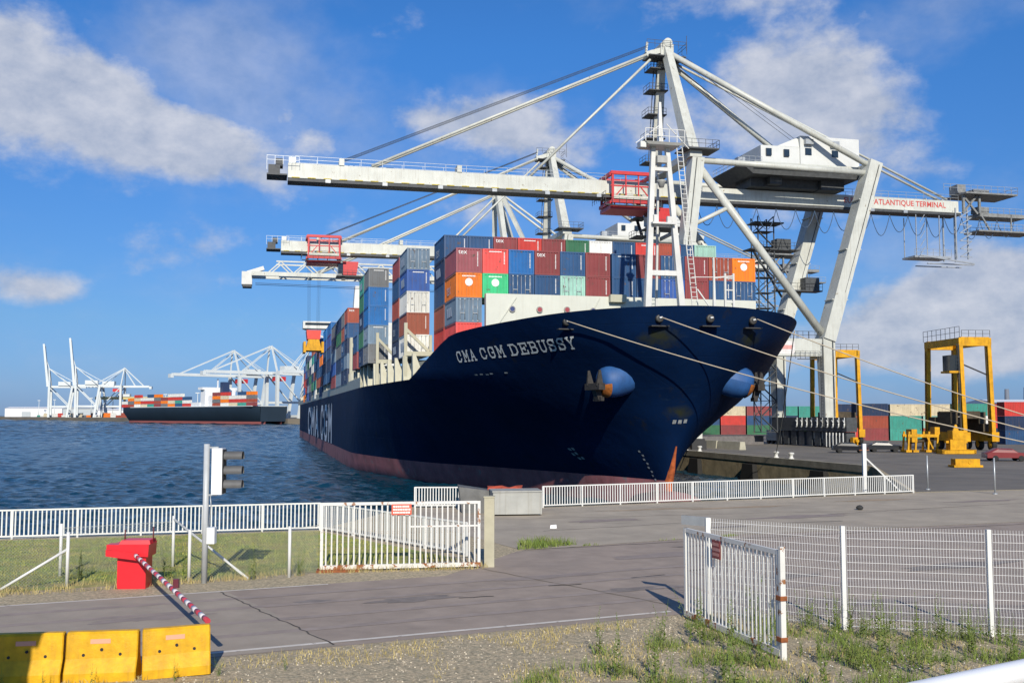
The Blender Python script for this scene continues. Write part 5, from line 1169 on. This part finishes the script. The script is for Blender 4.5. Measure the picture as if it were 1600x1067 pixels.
# welded mesh fence on the right
WIRE = mat('fence_wire', (.80, .80, .78), .45, var=.05)
fx = [(4.78, 25.24), (7.47, 23.39), (10.42, 22.65), (13.4, 21.95)]
mf = empty('mesh_fence', (*fx[0], 0)); o0 = Vector((*fx[0], 0)); tag(mf, 'white welded mesh fence with square posts at the right, weeds along its foot', 'fence')
for i in range(3):
    a = Vector((*fx[i], 0)) - o0; c = Vector((*fx[i + 1], 0)) - o0; d = (c - a); ln = d.length; d.normalize(); nrm = Vector((-d.y, d.x, 0)); b = MB()
    zs = [.08 + .177 * k for k in range(13)]; n = int((ln - .16) / .060)
    bend = lambda z: -.035 if any(abs(z - q) < .04 for q in (zs[2], zs[5], zs[8], zs[11])) else 0
    lv = [(z, bend(z)) for z in zs]
    for k in range(n + 1):
        p = a + d * (.08 + (ln - .16) * k / n)
        pts = [p + Vector((0, 0, .04))] + [p + nrm * o_ + Vector((0, 0, z)) for z, o_ in lv] + [p + Vector((0, 0, 2.29))]
        b.tube(pts, .0040, 4, cap=False)
    for z, o_ in lv: b.beam(a + d * .08 + nrm * o_ + Vector((0, 0, z)), a + d * (ln - .08) + nrm * o_ + Vector((0, 0, z)), .0065)
    tag(b.build('wire_panel', WIRE, mf), kind='stuff')
for i in range(1, 4):
    p = Vector((*fx[i], 0)) - o0; MB().box(p.x - .045, p.x + .045, p.y - .045, p.y + .045, 0, 2.30).build('post', FW, mf)
p = Vector((*fx[0], 0)) - o0; MB().box(p.x - .06, p.x + .06, p.y - .06, p.y + .06, 0, 2.30).build('post', FW, mf)
MB().beam((-.55, .5, 2.2), (0, 0, 2.2), .06, .22).build('latch_plate', GREY, mf)
# chain link fence on the left
cf = empty('chain_link_fence', (-12.45, 29.05, 0)); tag(cf, 'wire chain link fence on white posts between the road and the lawn', 'fence')
o0 = Vector((-12.45, 29.05, 0)); LINKM = mat('link_wire', (.42, .43, .40), .5, var=.1)
def link(a, c, h=1.42):
    a = Vector((*a, 0)) - o0; c = Vector((*c, 0)) - o0; d = c - a; ln = d.length; d.normalize(); b = MB(); st_ = .085; n = int(ln / st_)
    for sgn in (1, -1):
        for k in range(-int(h / st_), n + int(h / st_)):
            x0 = k * st_; x1 = x0 + h * sgn; z0, z1 = 0.02, h
            if sgn < 0: x0 += 0
            lo, hi = min(x0, x1), max(x0, x1)
            t0 = max(0, (0 - lo) / (hi - lo)); t1 = min(1, (ln - lo) / (hi - lo))
            if t1 <= t0: continue
            if sgn > 0: pa = (lo + (hi - lo) * t0, z0 + (z1 - z0) * t0); pb = (lo + (hi - lo) * t1, z0 + (z1 - z0) * t1)
            else: pa = (lo + (hi - lo) * t0, z1 + (z0 - z1) * t0); pb = (lo + (hi - lo) * t1, z1 + (z0 - z1) * t1)
            b.tube([a + d * pa[0] + Vector((0, 0, pa[1])), a + d * pb[0] + Vector((0, 0, pb[1]))], .0026, 3, cap=False)
    b.beam(a + Vector((0, 0, h)), c + Vector((0, 0, h)), .012)
    tag(b.build('wire_netting', LINKM, cf, fix=False), kind='stuff')
link((-24, 23.6), (-12.45, 29.05)); link((-13.5, 31.0), (-10.76, 32.9)); link((-9.35, 30.05), (-6.6, 30.75)); link((-6.6, 30.75), (-5.95, 31.8))
for x, y, h in ((-12.45, 29.05, 1.52), (-13.5, 31.0, 1.55), (-10.76, 32.9, 1.6), (-9.35, 30.05, 1.48), (-6.6, 30.75, 1.5), (-16, 27.35, 1.5)):
    MB().tube([(x + 12.45, y - 29.05, 0), (x + 12.45, y - 29.05, h)], .048, 8).build('post', FW, cf)
for a, c in (((-12.45, 29.05, 1.05), (-14.0, 28.3, .02)), ((-10.76, 32.9, 1.5), (-7.75, 30.45, .02))):
    MB().tube([Vector(a) - o0, Vector(c) - o0], .038, 8).build('brace', FW, cf)
# red barrier machine with striped arm
rb = empty('barrier_cabinet', (-10.55, 29.05, 0), R(3)); tag(rb, 'bright red road barrier cabinet with a striped red and white arm', 'barrier')
MB().box(-.40, .38, -.30, .30, 0, 1.0).build('cabinet', BRED, rb)
MB().hull8([(-.54, -.40, .93), (.46, -.40, .88), (.46, .36, .88), (-.54, .36, .93), (-.56, -.40, 1.22), (.48, -.40, 1.22), (.48, .36, 1.22), (-.56, .36, 1.22)]).build('head', BRED, rb)
MB().hull8([(-.36, -.34, 1.22), (.50, -.34, 1.22), (.50, .3, 1.22), (-.36, .3, 1.22), (-.30, -.3, 1.33), (.46, -.3, 1.33), (.46, .28, 1.33), (-.30, .28, 1.33)]).build('hood', BRED, rb)
MB().hull8([(-.66, -.50, .92), (.20, -.50, .80), (.20, -.41, .80), (-.66, -.41, .92), (-.66, -.50, 1.1), (.22, -.50, .98), (.22, -.41, .98), (-.66, -.41, 1.1)]).build('arm_bracket', BRED, rb)
MB().box(-.74, -.565, -.2, .2, .9, 1.2).build('counterweight', BRED, rb)
for x, h in ((-.30, .34), (.48, .42)): MB().tube([(x, 0, 1.25), (x, 0, 1.25 + h)], .02, 6).build('stub', mat('stub_dark', (.12, .02, .02), .6), rb)
arm0 = Vector((-10.35, 28.5, .95)); arm1 = Vector((-5.92, 20.27, .80)); ad = arm1 - arm0
ra = Matrix.Rotation(-R(3), 4, 'Z')
def tol(p): return ra @ (Vector(p) - Vector((-10.55, 29.05, 0)))
ns = 26
for k in range(ns):
    a = arm0 + ad * (k / ns); c = arm0 + ad * ((k + 1) / ns)
    MB().tube([tol(a), tol(c)], .055, 10).build('arm_segment', [mat('arm_white', (.70, .66, .66), .4), mat('arm_red', (.50, .05, .07), .4)][k % 2 if k < ns - 1 else 1], rb)
lm = MB(); p = tol(arm0 + ad * .62); lm.box(p.x - .02, p.x + .10, p.y - .05, p.y + .05, p.z + .06, p.z + .26); lm.build('arm_lamp', mat('arm_lamp', (.12, .02, .03), .4), rb)
# traffic signal
ts_ = empty('traffic_signal', (-8.82, 29.75, 0)); tag(ts_, 'grey signal pole with a white three lamp traffic signal facing right', 'traffic light')
MB().tube([(0, 0, 0), (0, 0, 3.96)], .085, 14).build('pole', mat('pole_grey', (.45, .47, .48), .4, var=.1, streak=.2, rcol=(.3, .28, .24)), ts_)
hd = MB().box(.20, .50, -.19, .19, 2.52, 3.84).build('signal_head', mat('signal_white', (.82, .82, .80), .4, var=.04), ts_)
MB().box(.501, .53, -.17, .17, 2.55, 3.80).build('lens_board', BLACK, hd)
for z in (2.78, 3.18, 3.60):
    b = MB(); rows = [[(.53 + h, .155 * math.cos(a), z + .155 * math.sin(a)) for a in [-.5 + i * (PI + 1.0) / 14 for i in range(15)]] for h in (0, .52)]
    b.quadgrid(rows); rows = [[(.53 + h, .145 * math.cos(a), z + .145 * math.sin(a)) for a in [-.5 + i * (PI + 1.0) / 14 for i in range(15)]] for h in (0, .52)]
    b.quadgrid(rows); b.build('visor', mat('visor_grey', (.10, .10, .10), .6, var=.2), hd)
    b = MB(); b.lathe([(.13, .535), (.10, .55), (.02, .56)], 14, (0, 0, z), 'x'); b.build('lens', mat('dark_lens', (.05, .04, .03), .2), hd)
MB().beam((0, 0, 3.86), (.34, 0, 3.86), .05).build('bracket', GREY, ts_); MB().beam((0, 0, 2.5), (.3, 0, 2.5), .05).build('bracket', GREY, ts_)
MB().tube([(.13, -.02, 2.5), (.16, -.02, 2.2), (.11, -.02, 1.6)], .015, 6).build('cable', GREY, ts_)
MB().box(.08, .30, -.12, .12, 1.12, 1.58).build('junction_box', mat('signal_white'), ts_)
# yellow barrier blocks
YB = mat('barrier_yellow', (.66, .36, .012), .5, var=.22, vscale=3.5, streak=.45, rcol=(.30, .17, .035), spec=.25, bump=.15, bscale=25)
def yblock(x0, y0, x1, y1, label, tilt=0):
    a = Vector((x0, y0, 0)); c = Vector((x1, y1, 0)); d = c - a; ln = d.length; r = empty('yellow_barrier', a, math.atan2(d.y, d.x)); tag(r, label, 'barrier', 'yellow barrier blocks'); r.rotation_euler[1] = tilt
    b = MB(); pr = [(0, 0), (0, .16), (.13, .40), (.17, .82), (.21, .86), (.35, .86), (.39, .82), (.43, .40), (.56, .16), (.56, 0)]
    rows = [[(x, py, pz) for py, pz in pr] for x in (0, .02, ln - .02, ln)]
    rows[0] = [(0, py + (.02 if py < .28 else -.02), pz - .02 * (pz > .5)) for py, pz in pr]; rows[-1] = [(ln, py + (.02 if py < .28 else -.02), pz - .02 * (pz > .5)) for py, pz in pr]
    b.quadgrid(rows, smooth=False); b.poly(rows[0]); b.poly(rows[-1]); b.build('block', YB, r)
    MB().hull8([(ln * .34, .146, .655), (ln * .62, .146, .655), (ln * .62, .17, .655), (ln * .34, .17, .655), (ln * .34, .154, .735), (ln * .62, .154, .735), (ln * .62, .18, .735), (ln * .34, .18, .735)]).build('reflector', mat('reflector_pink', (.80, .36, .22), .4), r)
    for t in (.25, .5, .76):
        b = MB(); b.lathe([(.028, 0), (.028, .03)], 10, (ln * t, .128, .55 if t == .5 else .46), 'y'); b.build('bolt_hole', BLACK, r)
yblock(-9.32, 18.55, -8.10, 18.72, 'leftmost yellow barrier block, partly in shade'); yblock(-8.06, 18.74, -6.82, 18.92, 'middle yellow barrier block with grass at its foot'); yblock(-6.72, 18.98, -5.58, 19.35, 'rightmost yellow barrier block, turned slightly away', R(-1))
# handrail of the viewing platform, at the camera's feet
hr = empty('platform_handrail', (1.3, 2.4, 0)); tag(hr, 'white tubular handrail close to the camera at the lower right corner', 'handrail')
MB().tube([(-.65, -.1, 4.125), (-.298, .2, 4.105), (.17, .6, 4.066), (.909, 1.2, 4.008), (1.7, 1.85, 3.945)], .034, 14).build('rail', mat('rail_white', (.82, .83, .84), .3, var=.04), hr)
for t in (0.9, 1.6): MB().tube([(t, .58 + (t - .17) * .83, 0), (t, .58 + (t - .17) * .83, 4.06 - (t - .17) * .078)], .03, 10).build('post', mat('rail_white'), hr)
b = MB(); b.box(-.5, .5, -.5, .5, 0, 5.4); b.box(-.75, .75, -.75, .75, 5.4, 5.9); o = b.build('added_shade_column', mat('pale_concrete')); o.location = (-8.3, 10.6, 0); tag(o, 'unseen concrete column added outside the lower left corner to shade the barrier block', 'shade column')  # unseen column, added only to throw shade on the leftmost barrier block

# ------------------------------------------------------------------ vegetation and litter
GRM = mat('grass_blades', (.24, .28, .05), .8, var=.4, vscale=1.5, coord='World', col2=(.32, .29, .085))
DRY = mat('dry_grass', (.42, .34, .14), .85, var=.35, vscale=2, coord='World')
WEED = mat('weed_green', (.13, .20, .028), .75, var=.35, vscale=4, col2=(.19, .22, .05))
def inside(x, y, poly):
    c = False; j = len(poly) - 1
    for i in range(len(poly)):
        if (poly[i][1] > y) != (poly[j][1] > y) and x < (poly[j][0] - poly[i][0]) * (y - poly[i][1]) / (poly[j][1] - poly[i][1]) + poly[i][0]: c = not c
        j = i
    return c
def blades(name, m, n, poly, box, h0, h1, label, w=.012, dens=None):
    random.seed(11); v = []; f = []; cnt = 0; tries = 0
    while cnt < n and tries < n * 30:
        tries += 1; x = random.uniform(box[0], box[1]); y = random.uniform(box[2], box[3])
        if not inside(x, y, poly): continue
        if dens and random.random() > dens(x, y): continue
        h = random.uniform(h0, h1); a = random.uniform(0, PI); lx, ly = random.gauss(0, .35) * h, random.gauss(0, .35) * h; k = len(v)
        dx, dy = math.cos(a) * w, math.sin(a) * w
        v += [(x - dx, y - dy, 0), (x + dx, y + dy, 0), (x + dx * .6 + lx * .5, y + dy * .6 + ly * .5, h * .6), (x - dx * .6 + lx * .5, y - dy * .6 + ly * .5, h * .6), (x + lx, y + ly, h)]
        f += [(k, k + 1, k + 2, k + 3), (k + 3, k + 2, k + 4)]; cnt += 1
    me = bpy.data.meshes.new(name); me.from_pydata(v, [], f); me.materials.append(m); o = bpy.data.objects.new(name, me); C.objects.link(o); tag(o, label, 'grass', kind='stuff'); return o
from mathutils import noise as mnoise
def patchy(sc, thr, off=0): return lambda x, y: max(0.0, min(1.0, (mnoise.noise(Vector((x * sc + off, y * sc, off))) + .5 - thr) * 4))
lawn_in = [(-22, 34), (-20.5, 26), (-13.2, 29.3), (-6.0, 31.9), (-1.9, 34.4), (-8.05, 42.7), (-21, 39.2)]
blades('lawn_grass', GRM, 16000, lawn_in, (-22, -1.5, 26, 43), .03, .10, 'short mown green grass of the lawn behind the fence', w=.014)
front = [(-20, 10), rp(-15, -.55), rp(10.4, -.55), (5.9, 24.6), (7.5, 23.0), (10.5, 22.3), (14, 21.4), (14, 10)]
blades('dry_ground_grass', DRY, 17000, front, (-8, 13, 11, 26), .03, .11, 'sparse dry grass on the gravel verge in front of the road', w=.008, dens=patchy(.7, .42))
right_front = [(3.2, 10), (-1, 16.5), (1.5, 21), (4.3, 24.0), (5.9, 24.6), (7.5, 23.0), (10.5, 22.3), (14, 21.4), (14, 10)]
blades('verge_grass', WEED, 13000, right_front, (-1, 13.5, 12, 25), .05, .32, 'green grass tufts on the gravel round the open gate', w=.008, dens=patchy(.95, .50, 5))
lf = [(-22, 22), (-13.5, 27.4), (-6.2, 31.0), (-6.3, 31.6), (-13, 29.2), (-22, 25)]
blades('fence_foot_grass', DRY, 3500, lf, (-22, -6, 22, 32), .05, .22, 'dry grass along the foot of the chain link fence', w=.009, dens=patchy(.9, .35, 9))
blades('apron_weeds', WEED, 700, [(.2, 36.9), (1.1, 37.2), (2.4, 38.4), (1.2, 39.4), (.3, 38.6)], (0, 3, 36.5, 40), .08, .35, 'patch of green weeds at the edge of the concrete apron', w=.014)
jw = [(2.6, 37.95), (9.0, 41.2), (9.0, 41.5), (2.6, 38.2)]
blades('joint_weeds', WEED, 500, jw, (2, 9.2, 37.5, 41.8), .03, .12, 'thin line of weeds in the apron joint', w=.012, dens=patchy(.6, .45, 2))
blades('gate_foot_grass', DRY, 900, [(-5.9, 31.4), (-.9, 32.3), (-.6, 33.2), (-5.8, 32.2)], (-6, -.5, 31.3, 33.3), .05, .25, 'dry grass under the left gate leaf', w=.01)
# weeds: six shapes, set out singly
def weed_mesh(i):
    random.seed(100 + i); b = MB(); n = random.randint(3, 6)
    for k in range(n):
        h = random.uniform(.5, 1.1); lx, ly = random.gauss(0, .10), random.gauss(0, .10); ox, oy = random.gauss(0, .05), random.gauss(0, .05)
        b.tube([(ox, oy, 0), (ox + lx * .4, oy + ly * .4, h * .55), (ox + lx, oy + ly, h)], .006, 4, r2=.002)
        m = int(h * 22)
        for j in range(m):
            t = .12 + .88 * j / m; z = h * t; a = random.uniform(0, 2 * PI); l = (.10 * (1 - t) + .035) * random.uniform(.7, 1.3); w = l * .22
            px, py = ox + lx * t, oy + ly * t; d = Vector((math.cos(a), math.sin(a), .5)).normalized(); s_ = Vector((-d.y, d.x, 0)).normalized()
            p = Vector((px, py, z)); b.poly([p, p + d * l * .5 + s_ * w, p + d * l, p + d * l * .5 - s_ * w])
    return b.mesh('leaves', WEED, fix=False)
WM = [weed_mesh(i) for i in range(6)]
random.seed(21); spots = []
while len(spots) < 84:
    x = random.uniform(1.5, 11.5); y = random.uniform(15.5, 24.5)
    if inside(x, y, right_front) and (y > 19 or random.random() < .5) and mnoise.noise(Vector((x * .5, y * .5, 3))) > -.12: spots.append((x, y, random.uniform(.5, 1.2)))
for t in range(22): spots.append((5.6 + t * .27 + random.uniform(-.15, .15), 23.9 - t * .072 - (0.55 if t < 4 else .75) + random.uniform(-.25, .1), random.uniform(.55, 1.1)))
for x, y in ((-10.3, 30.6), (-10.0, 30.3), (-9.6, 30.4), (-12.9, 29.9), (-12.6, 30.3), (-6.4, 31.1), (-7.6, 30.3)): spots.append((x, y, random.uniform(.7, 1.2)))
for x, y in ((-8.2, 18.3), (-7.4, 18.45), (-8.9, 18.2), (-6.1, 18.9), (-5.4, 19.3), (-4.3, 19.7)): spots.append((x, y, .4))
for k, (x, y, s_) in enumerate(spots):
    side_ = 'by the yellow barrier blocks' if y < 20 and x < -4 else 'along the chain link fence' if x < -4 else 'on the gravel round the open gate'
    o = inst('weed', WM[k % 6], None, (x, y, 0), (0, 0, random.uniform(0, 6.28)), (s_, s_, s_)); tag(o, 'upright leafy green weed %s' % side_, 'weed', 'weeds ' + side_)
# flowers and stones
b = MB(); random.seed(5)
for k in range(45):
    x, y = 6.4 + random.gauss(0, .9), 19.4 + random.gauss(0, .7); z = random.uniform(.08, .25)
    b.lathe([(.004, z), (.016, z + .004), (.012, z + .012)], 6, (x, y, -.04))
tag(b.build('white_flowers', mat('flower_white', (.75, .75, .68), .7), fix=False), 'scatter of tiny white flowers right of the open gate', 'flowers', kind='stuff')
b = MB(); random.seed(6); cnt = 0
while cnt < 3800:
    x = random.uniform(-8, 10); y = random.uniform(15, 26)
    if not inside(x, y, front): continue
    r_ = random.uniform(.008, .030); a = random.uniform(0, 6.28)
    pts = [(x + r_ * math.cos(a + i * 2.09) * random.uniform(.7, 1.2), y + r_ * math.sin(a + i * 2.09), 0) for i in range(3)]; t_ = (x, y, r_ * 1.0)
    k = len(b.v); b.v += pts + [t_]; b.f += [[k, k + 1, k + 3], [k + 1, k + 2, k + 3], [k + 2, k, k + 3]]; b.sm += [False] * 3; cnt += 1
tag(b.build('gravel', mat('gravel_stone', (.48, .42, .32), .9, var=.4, vscale=6, coord='World'), fix=False), 'loose pale gravel on the verge in front of the road', 'gravel', kind='stuff')
b = MB(); b.hull8([(-.14, -.08, 0), (.14, -.08, 0), (.16, .1, 0), (-.14, .1, 0), (-.12, -.06, .13), (.13, -.07, .15), (.13, .07, .15), (-.12, .08, .12)]); o = b.build('paper_scrap', mat('signal_white')); o.location = (1.75, 43.9, .01); tag(o, 'small white scrap lying on the apron behind the left gate', 'litter')
b = MB(); b.lathe([(.05, 0), (.16, .04), (.19, .12), (.12, .2), (.03, .24)], 9); o = b.build('stone', mat('dark_stone', (.03, .03, .03), .9)); o.location = (17.6, 52.3, .01); tag(o, 'single dark stone on the apron right of the long railing', 'stone')

# ================================================================== ACROSS THE HARBOUR
FC = mat('far_crane_paint', (.60, .64, .64), .6, var=.08, vscale=.05)
def far_crane(x, y, ang, up, label, k=1.0, long=62):
    r = empty('far_gantry_crane', (x, y, 1.6), ang); tag(r, label, 'crane', 'cranes across the harbour')
    def P(name, fn, m=FC): b = MB(); fn(b); return b.build(name, m, r)
    for yy in (-9, 9):
        P('leg', lambda b: b.beam((0, yy, 40), (0, yy, 0), 2.6, 2.6)); P('leg', lambda b: b.beam((28, yy, 40), (22, yy, 0), 2.4, 2.4))
        P('portal_beam', lambda b: b.box(.8, 24, yy - .7, yy + .7, 13, 15)); P('diagonal', lambda b: b.beam((1, yy, 38), (23, yy, 15), 1.0, 1.0))
        P('tower_leg', lambda b: b.beam((0, yy, 40), (-2, yy * .2, 64), 1.3, 1.3)); P('backstay', lambda b: b.beam((-2, yy * .2, 63.5), (26, yy * .9, 41), .7, .7))
        P('backstay', lambda b: b.beam((-1.5, yy * .2, 63.5), (38, yy * .3, 41), .45, .45))
    P('sill', lambda b: (b.box(-.9, .9, -9, 9, 1, 3), b.box(23, 25, -9, 9, 1, 3), b.box(-.9, .9, -9, 9, 39, 41)))
    P('girder', lambda b: b.box(-1, 44, -2.4, 2.4, 38.4, 41.2)); P('machinery_house', lambda b: b.box(10, 25, -4, 4, 41.4, 46.5))
    if up:
        P('boom', lambda b: (b.beam((-2.5, -2.5, 40), (-9, -2.5, 40 + long * .9), 3.0, 4.0, w2=2.4, h2=2.6), b.beam((-2.5, 4.0, 40), (-9, 4.0, 40 + long * .86), 2.2, 3.0))); P('boom_link', lambda b: b.beam((-2, 0, 64), (-6.5, 0, 78), .8, .8))
    else:
        P('boom', lambda b: b.box(-long, -1.2, -2.2, 2.2, 38.4, 41.0)); P('boom_tip', lambda b: b.box(-long - 3, -long, -2.6, 2.6, 36.6, 40.0))
        for yy in (-1.8, 1.8):
            P('forestay', lambda b: b.beam((-2, yy, 63.5), (-long + 8, yy, 41), .6, .6)); P('forestay', lambda b: b.beam((-2, yy, 62), (-long * .45, yy, 41), .55, .55))
        P('trolley', lambda b: b.box(2, 12, -3.2, 3.2, 33, 37), RED)
    return r
BA = math.atan2(.69, .72)
far_crane(-262, 968, BA, False, 'left of the white far cranes behind the distant ship, boom lowered'); far_crane(-212, 905, BA, False, 'white far crane nearest our ship, behind the distant stern, boom lowered', 1, 64)
far_crane(-172, 880, BA, False, 'white far crane half hidden behind the bow ship at its left edge', 1, 30)
far_crane(-606, 1345, BA * .35, True, 'leftmost far crane with its boom raised upright'); far_crane(-548, 1290, BA * .35, True, 'second far crane from the left with its boom raised', 1, 66)
far_crane(-505, 1330, BA * .1 + PI, False, 'low far crane right of the two raised booms', 1, 34)
# yellow yard gantry
r = empty('yard_gantry', (-500, 1330, 1.6)); tag(r, 'low yellow yard gantry between the raised cranes and the distant ship', 'crane')
YF = mat('far_yellow', (.52, .44, .20), .7); b = MB(); b.box(-40, 60, -2, 2, 23, 26.5); b.build('girder', YF, r)
for x in (-28, 12, 22): MB().beam((x, 0, 23), (x, 0, 0), 1.6, 1.6).build('leg', FC, r)
MB().box(-10, 5, -3, 3, 26.5, 30).build('cab', FC, r)
# distant ship
fsr = empty('distant_container_ship', (-281.5, 907.5, -1.6), math.atan2(-195, 187)); tag(fsr, 'distant dark hulled container ship lying across the harbour with stacked containers', 'ship')
def PF(name, fn, m): b = MB(); fn(b); return b.build(name, m, fsr)
st_ = [(-135, .5, 16.5), (-128, 8, 15.8), (-115, 14, 14.2), (-95, 16, 13.0), (110, 16, 13.0), (128, 14, 13.0), (135, 12, 13.2)]
def fh(b):
    for sg in (-1, 1):
        b.quadgrid([[(x + (9 if i == 0 else 5 if i == 1 else 0), sg * w * .6, .9) for i, (x, w, t) in enumerate(st_)], [(x, sg * w, t * .6) for x, w, t in st_], [(x, sg * w, t) for x, w, t in st_]])
    b.poly([(x, w, t - .3) for x, w, t in st_] + [(x, -w, t - .3) for x, w, t in st_[::-1]]); b.box(134.6, 135, -11.5, 11.5, 1.2, 13)
PF('hull', fh, mat('far_hull', (.014, .028, .044), .6, var=.15, vscale=.05))
PF('boot_topping', lambda b: [b.quadgrid([[(x + (9 if i == 0 else 5 if i == 1 else 0) * 1, sg * w * .605, -1.5) for i, (x, w, t) in enumerate(st_)], [(x + (9 if i == 0 else 5 if i == 1 else 0), sg * w * .605, 1.6) for i, (x, w, t) in enumerate(st_)]]) for sg in (-1, 1)], mat('far_boot', (.30, .09, .08), .7))
PF('rail_strip', lambda b: b.box(-95, 128, -16.2, 16.2, 13.02, 13.6), mat('far_crane_paint'))
ho = PF('accommodation', lambda b: (b.box(40, 48, -14, 14, 13, 27.5), b.box(39, 47, -16, 16, 27.5, 29.6), b.box(24, 39.9, -14.5, 14.5, 13, 17), b.box(48, 60, -12, 12, 13, 22.5)), mat('shed_white'))
b = MB(); b.box(53, 58, -3, 3, 22.5, 34); b.build('funnel', mat('far_funnel', (.02, .04, .10), .6), fsr)
b = MB(); b.beam((43, 0, 29), (43, 0, 37), .9); b.build('mast', mat('shed_white'), fsr)
for z in (18.5, 21.5, 24.5): MB().box(39.8, 39.95, -12, 12, z, z + .9).build('window_band', GLASS, ho)
random.seed(12); fcols = ['red', 'orange', 'maroon', 'white', 'cream', 'brick red', 'dark blue', 'red', 'grey', 'teal', 'white', 'orange']
PH = ['nearest its bow', 'second from its bow', 'third from its bow', 'fourth from its bow', 'fifth from its bow', 'sixth from its bow', 'seventh from its bow', 'eighth from its bow', 'ninth from its bow', 'tenth from its bow', 'eleventh from its bow', 'twelfth from its bow', 'thirteenth from its bow', 'fourteenth from its bow', 'next to its stern']
xs = [-118, -104, -90, -76, -62, -48, -34, -20, -6, 8, 62, 76, 90, 104, 118]
mt = Matrix.Rotation(math.atan2(-195, 187), 4, 'Z')
for i, x in enumerate(xs):
    for t in range(3 + (i % 3 != 0) * (i > 1) - (i == 0)):
        for side_ in ((-14.5,) if i < 99 else ()):
            o = bpy.data.objects.new('stacked_container', ME40); C.objects.link(o); p = mt @ Vector((x, side_ + 1.0, 0)); o.location = (-281.5 + p.x, 907.5 + p.y, 11.8 + t * 2.9)
            o.rotation_euler = (0, 0, math.atan2(-195, 187) - PI / 2); o.scale = (1, 1.08, 1.2); c = fcols[(i * 5 + t * 3 + i // 3) % 12]; o.color = (*COL[c], 1)
            tag(o, '%s container, tier %s of the distant ship stack %s' % (c, ('one', 'two', 'three', 'four')[t], PH[i]), 'container', 'containers on the distant ship')
# sheds and yard boxes along the far shore
for i, (x, y, w, d, h, m, lb) in enumerate(((-840, 1700, 95, 40, 14, 'shed_white', 'long pale shed at the far left shore'), (-700, 1600, 70, 40, 13, 'far_shed_grey', 'grey white shed beside the leftmost far crane'), (-600, 1480, 40, 30, 10, 'shed_white', 'small white shed at the foot of the raised cranes'), (-430, 1290, 50, 30, 9, 'far_shed_tan', 'low tan shed left of the distant ship'), (-160, 905, 26, 26, 24, 'shed_white', 'tall white silo building beside our ship far edge'), (-138, 880, 22, 26, 12, 'far_shed_grey', 'low grey building right by our ship far edge'))):
    b = MB(); b.box(0, w, 0, d, 0, h); b.hull8([(-1, -1, h), (w + 1, -1, h), (w + 1, d + 1, h), (-1, d + 1, h), (-1, d * .45, h + 2.5), (w + 1, d * .45, h + 2.5), (w + 1, d * .55, h + 2.5), (-1, d * .55, h + 2.5)])
    o = b.build('harbour_shed', mat(m, {'shed_white': (.75, .76, .76), 'far_shed_grey': (.42, .46, .48), 'far_shed_tan': (.42, .34, .24)}[m], .6, var=.05)); o.location = (x, y, 1.6); tag(o, lb, 'building', 'sheds across the harbour')
    b = MB(); b.box(w * .3, w * .45, -1.3, -1.05, 0, h * .6); b.build('door', mat('far_shed_grey', (.42, .46, .48), .6), o)
random.seed(33); NUM = ['first', 'second', 'third', 'fourth', 'fifth', 'sixth', 'seventh', 'eighth', 'ninth', 'tenth', 'eleventh', 'twelfth', 'thirteenth', 'fourteenth', 'fifteenth', 'sixteenth', 'seventeenth', 'eighteenth', 'nineteenth', 'twentieth', 'twenty-first', 'twenty-second', 'twenty-third', 'twenty-fourth', 'twenty-fifth', 'twenty-sixth']
for i in range(26):
    t = i / 25; x = -760 + 350 * t; y = 1590 - 480 * t + 20; c = random.choice(fcols); h = random.choice((1, 1, 2, 2))
    for k in range(h):
        o = bpy.data.objects.new('shore_container', ME40); C.objects.link(o); o.location = (x + 14, y + 14, 1.62 + k * 2.8); o.rotation_euler = (0, 0, R(40)); o.scale = (1.5, 1.0, 1.2); o.color = (*COL[c], 1)
        tag(o, '%s container on the far shore, %s stack from the left, %s' % (c, NUM[i], ('at the ground', 'on top')[k]), 'container', 'containers on the far shore')


for i in range(9):
    x, y = -770 + i * 62, 1640 - i * 82
    b = MB(); b.tube([(0, 0, 0), (0, 0, 26)], .6, 6, r2=.35); b.box(-2.2, 2.2, -.6, .6, 26, 27); o = b.build('far_light_mast', FC); o.location = (x, y + 30, 1.6)
    tag(o, '%s far lamp mast from the left on the opposite shore' % NUM[i], 'light mast', 'lamp masts across the harbour')
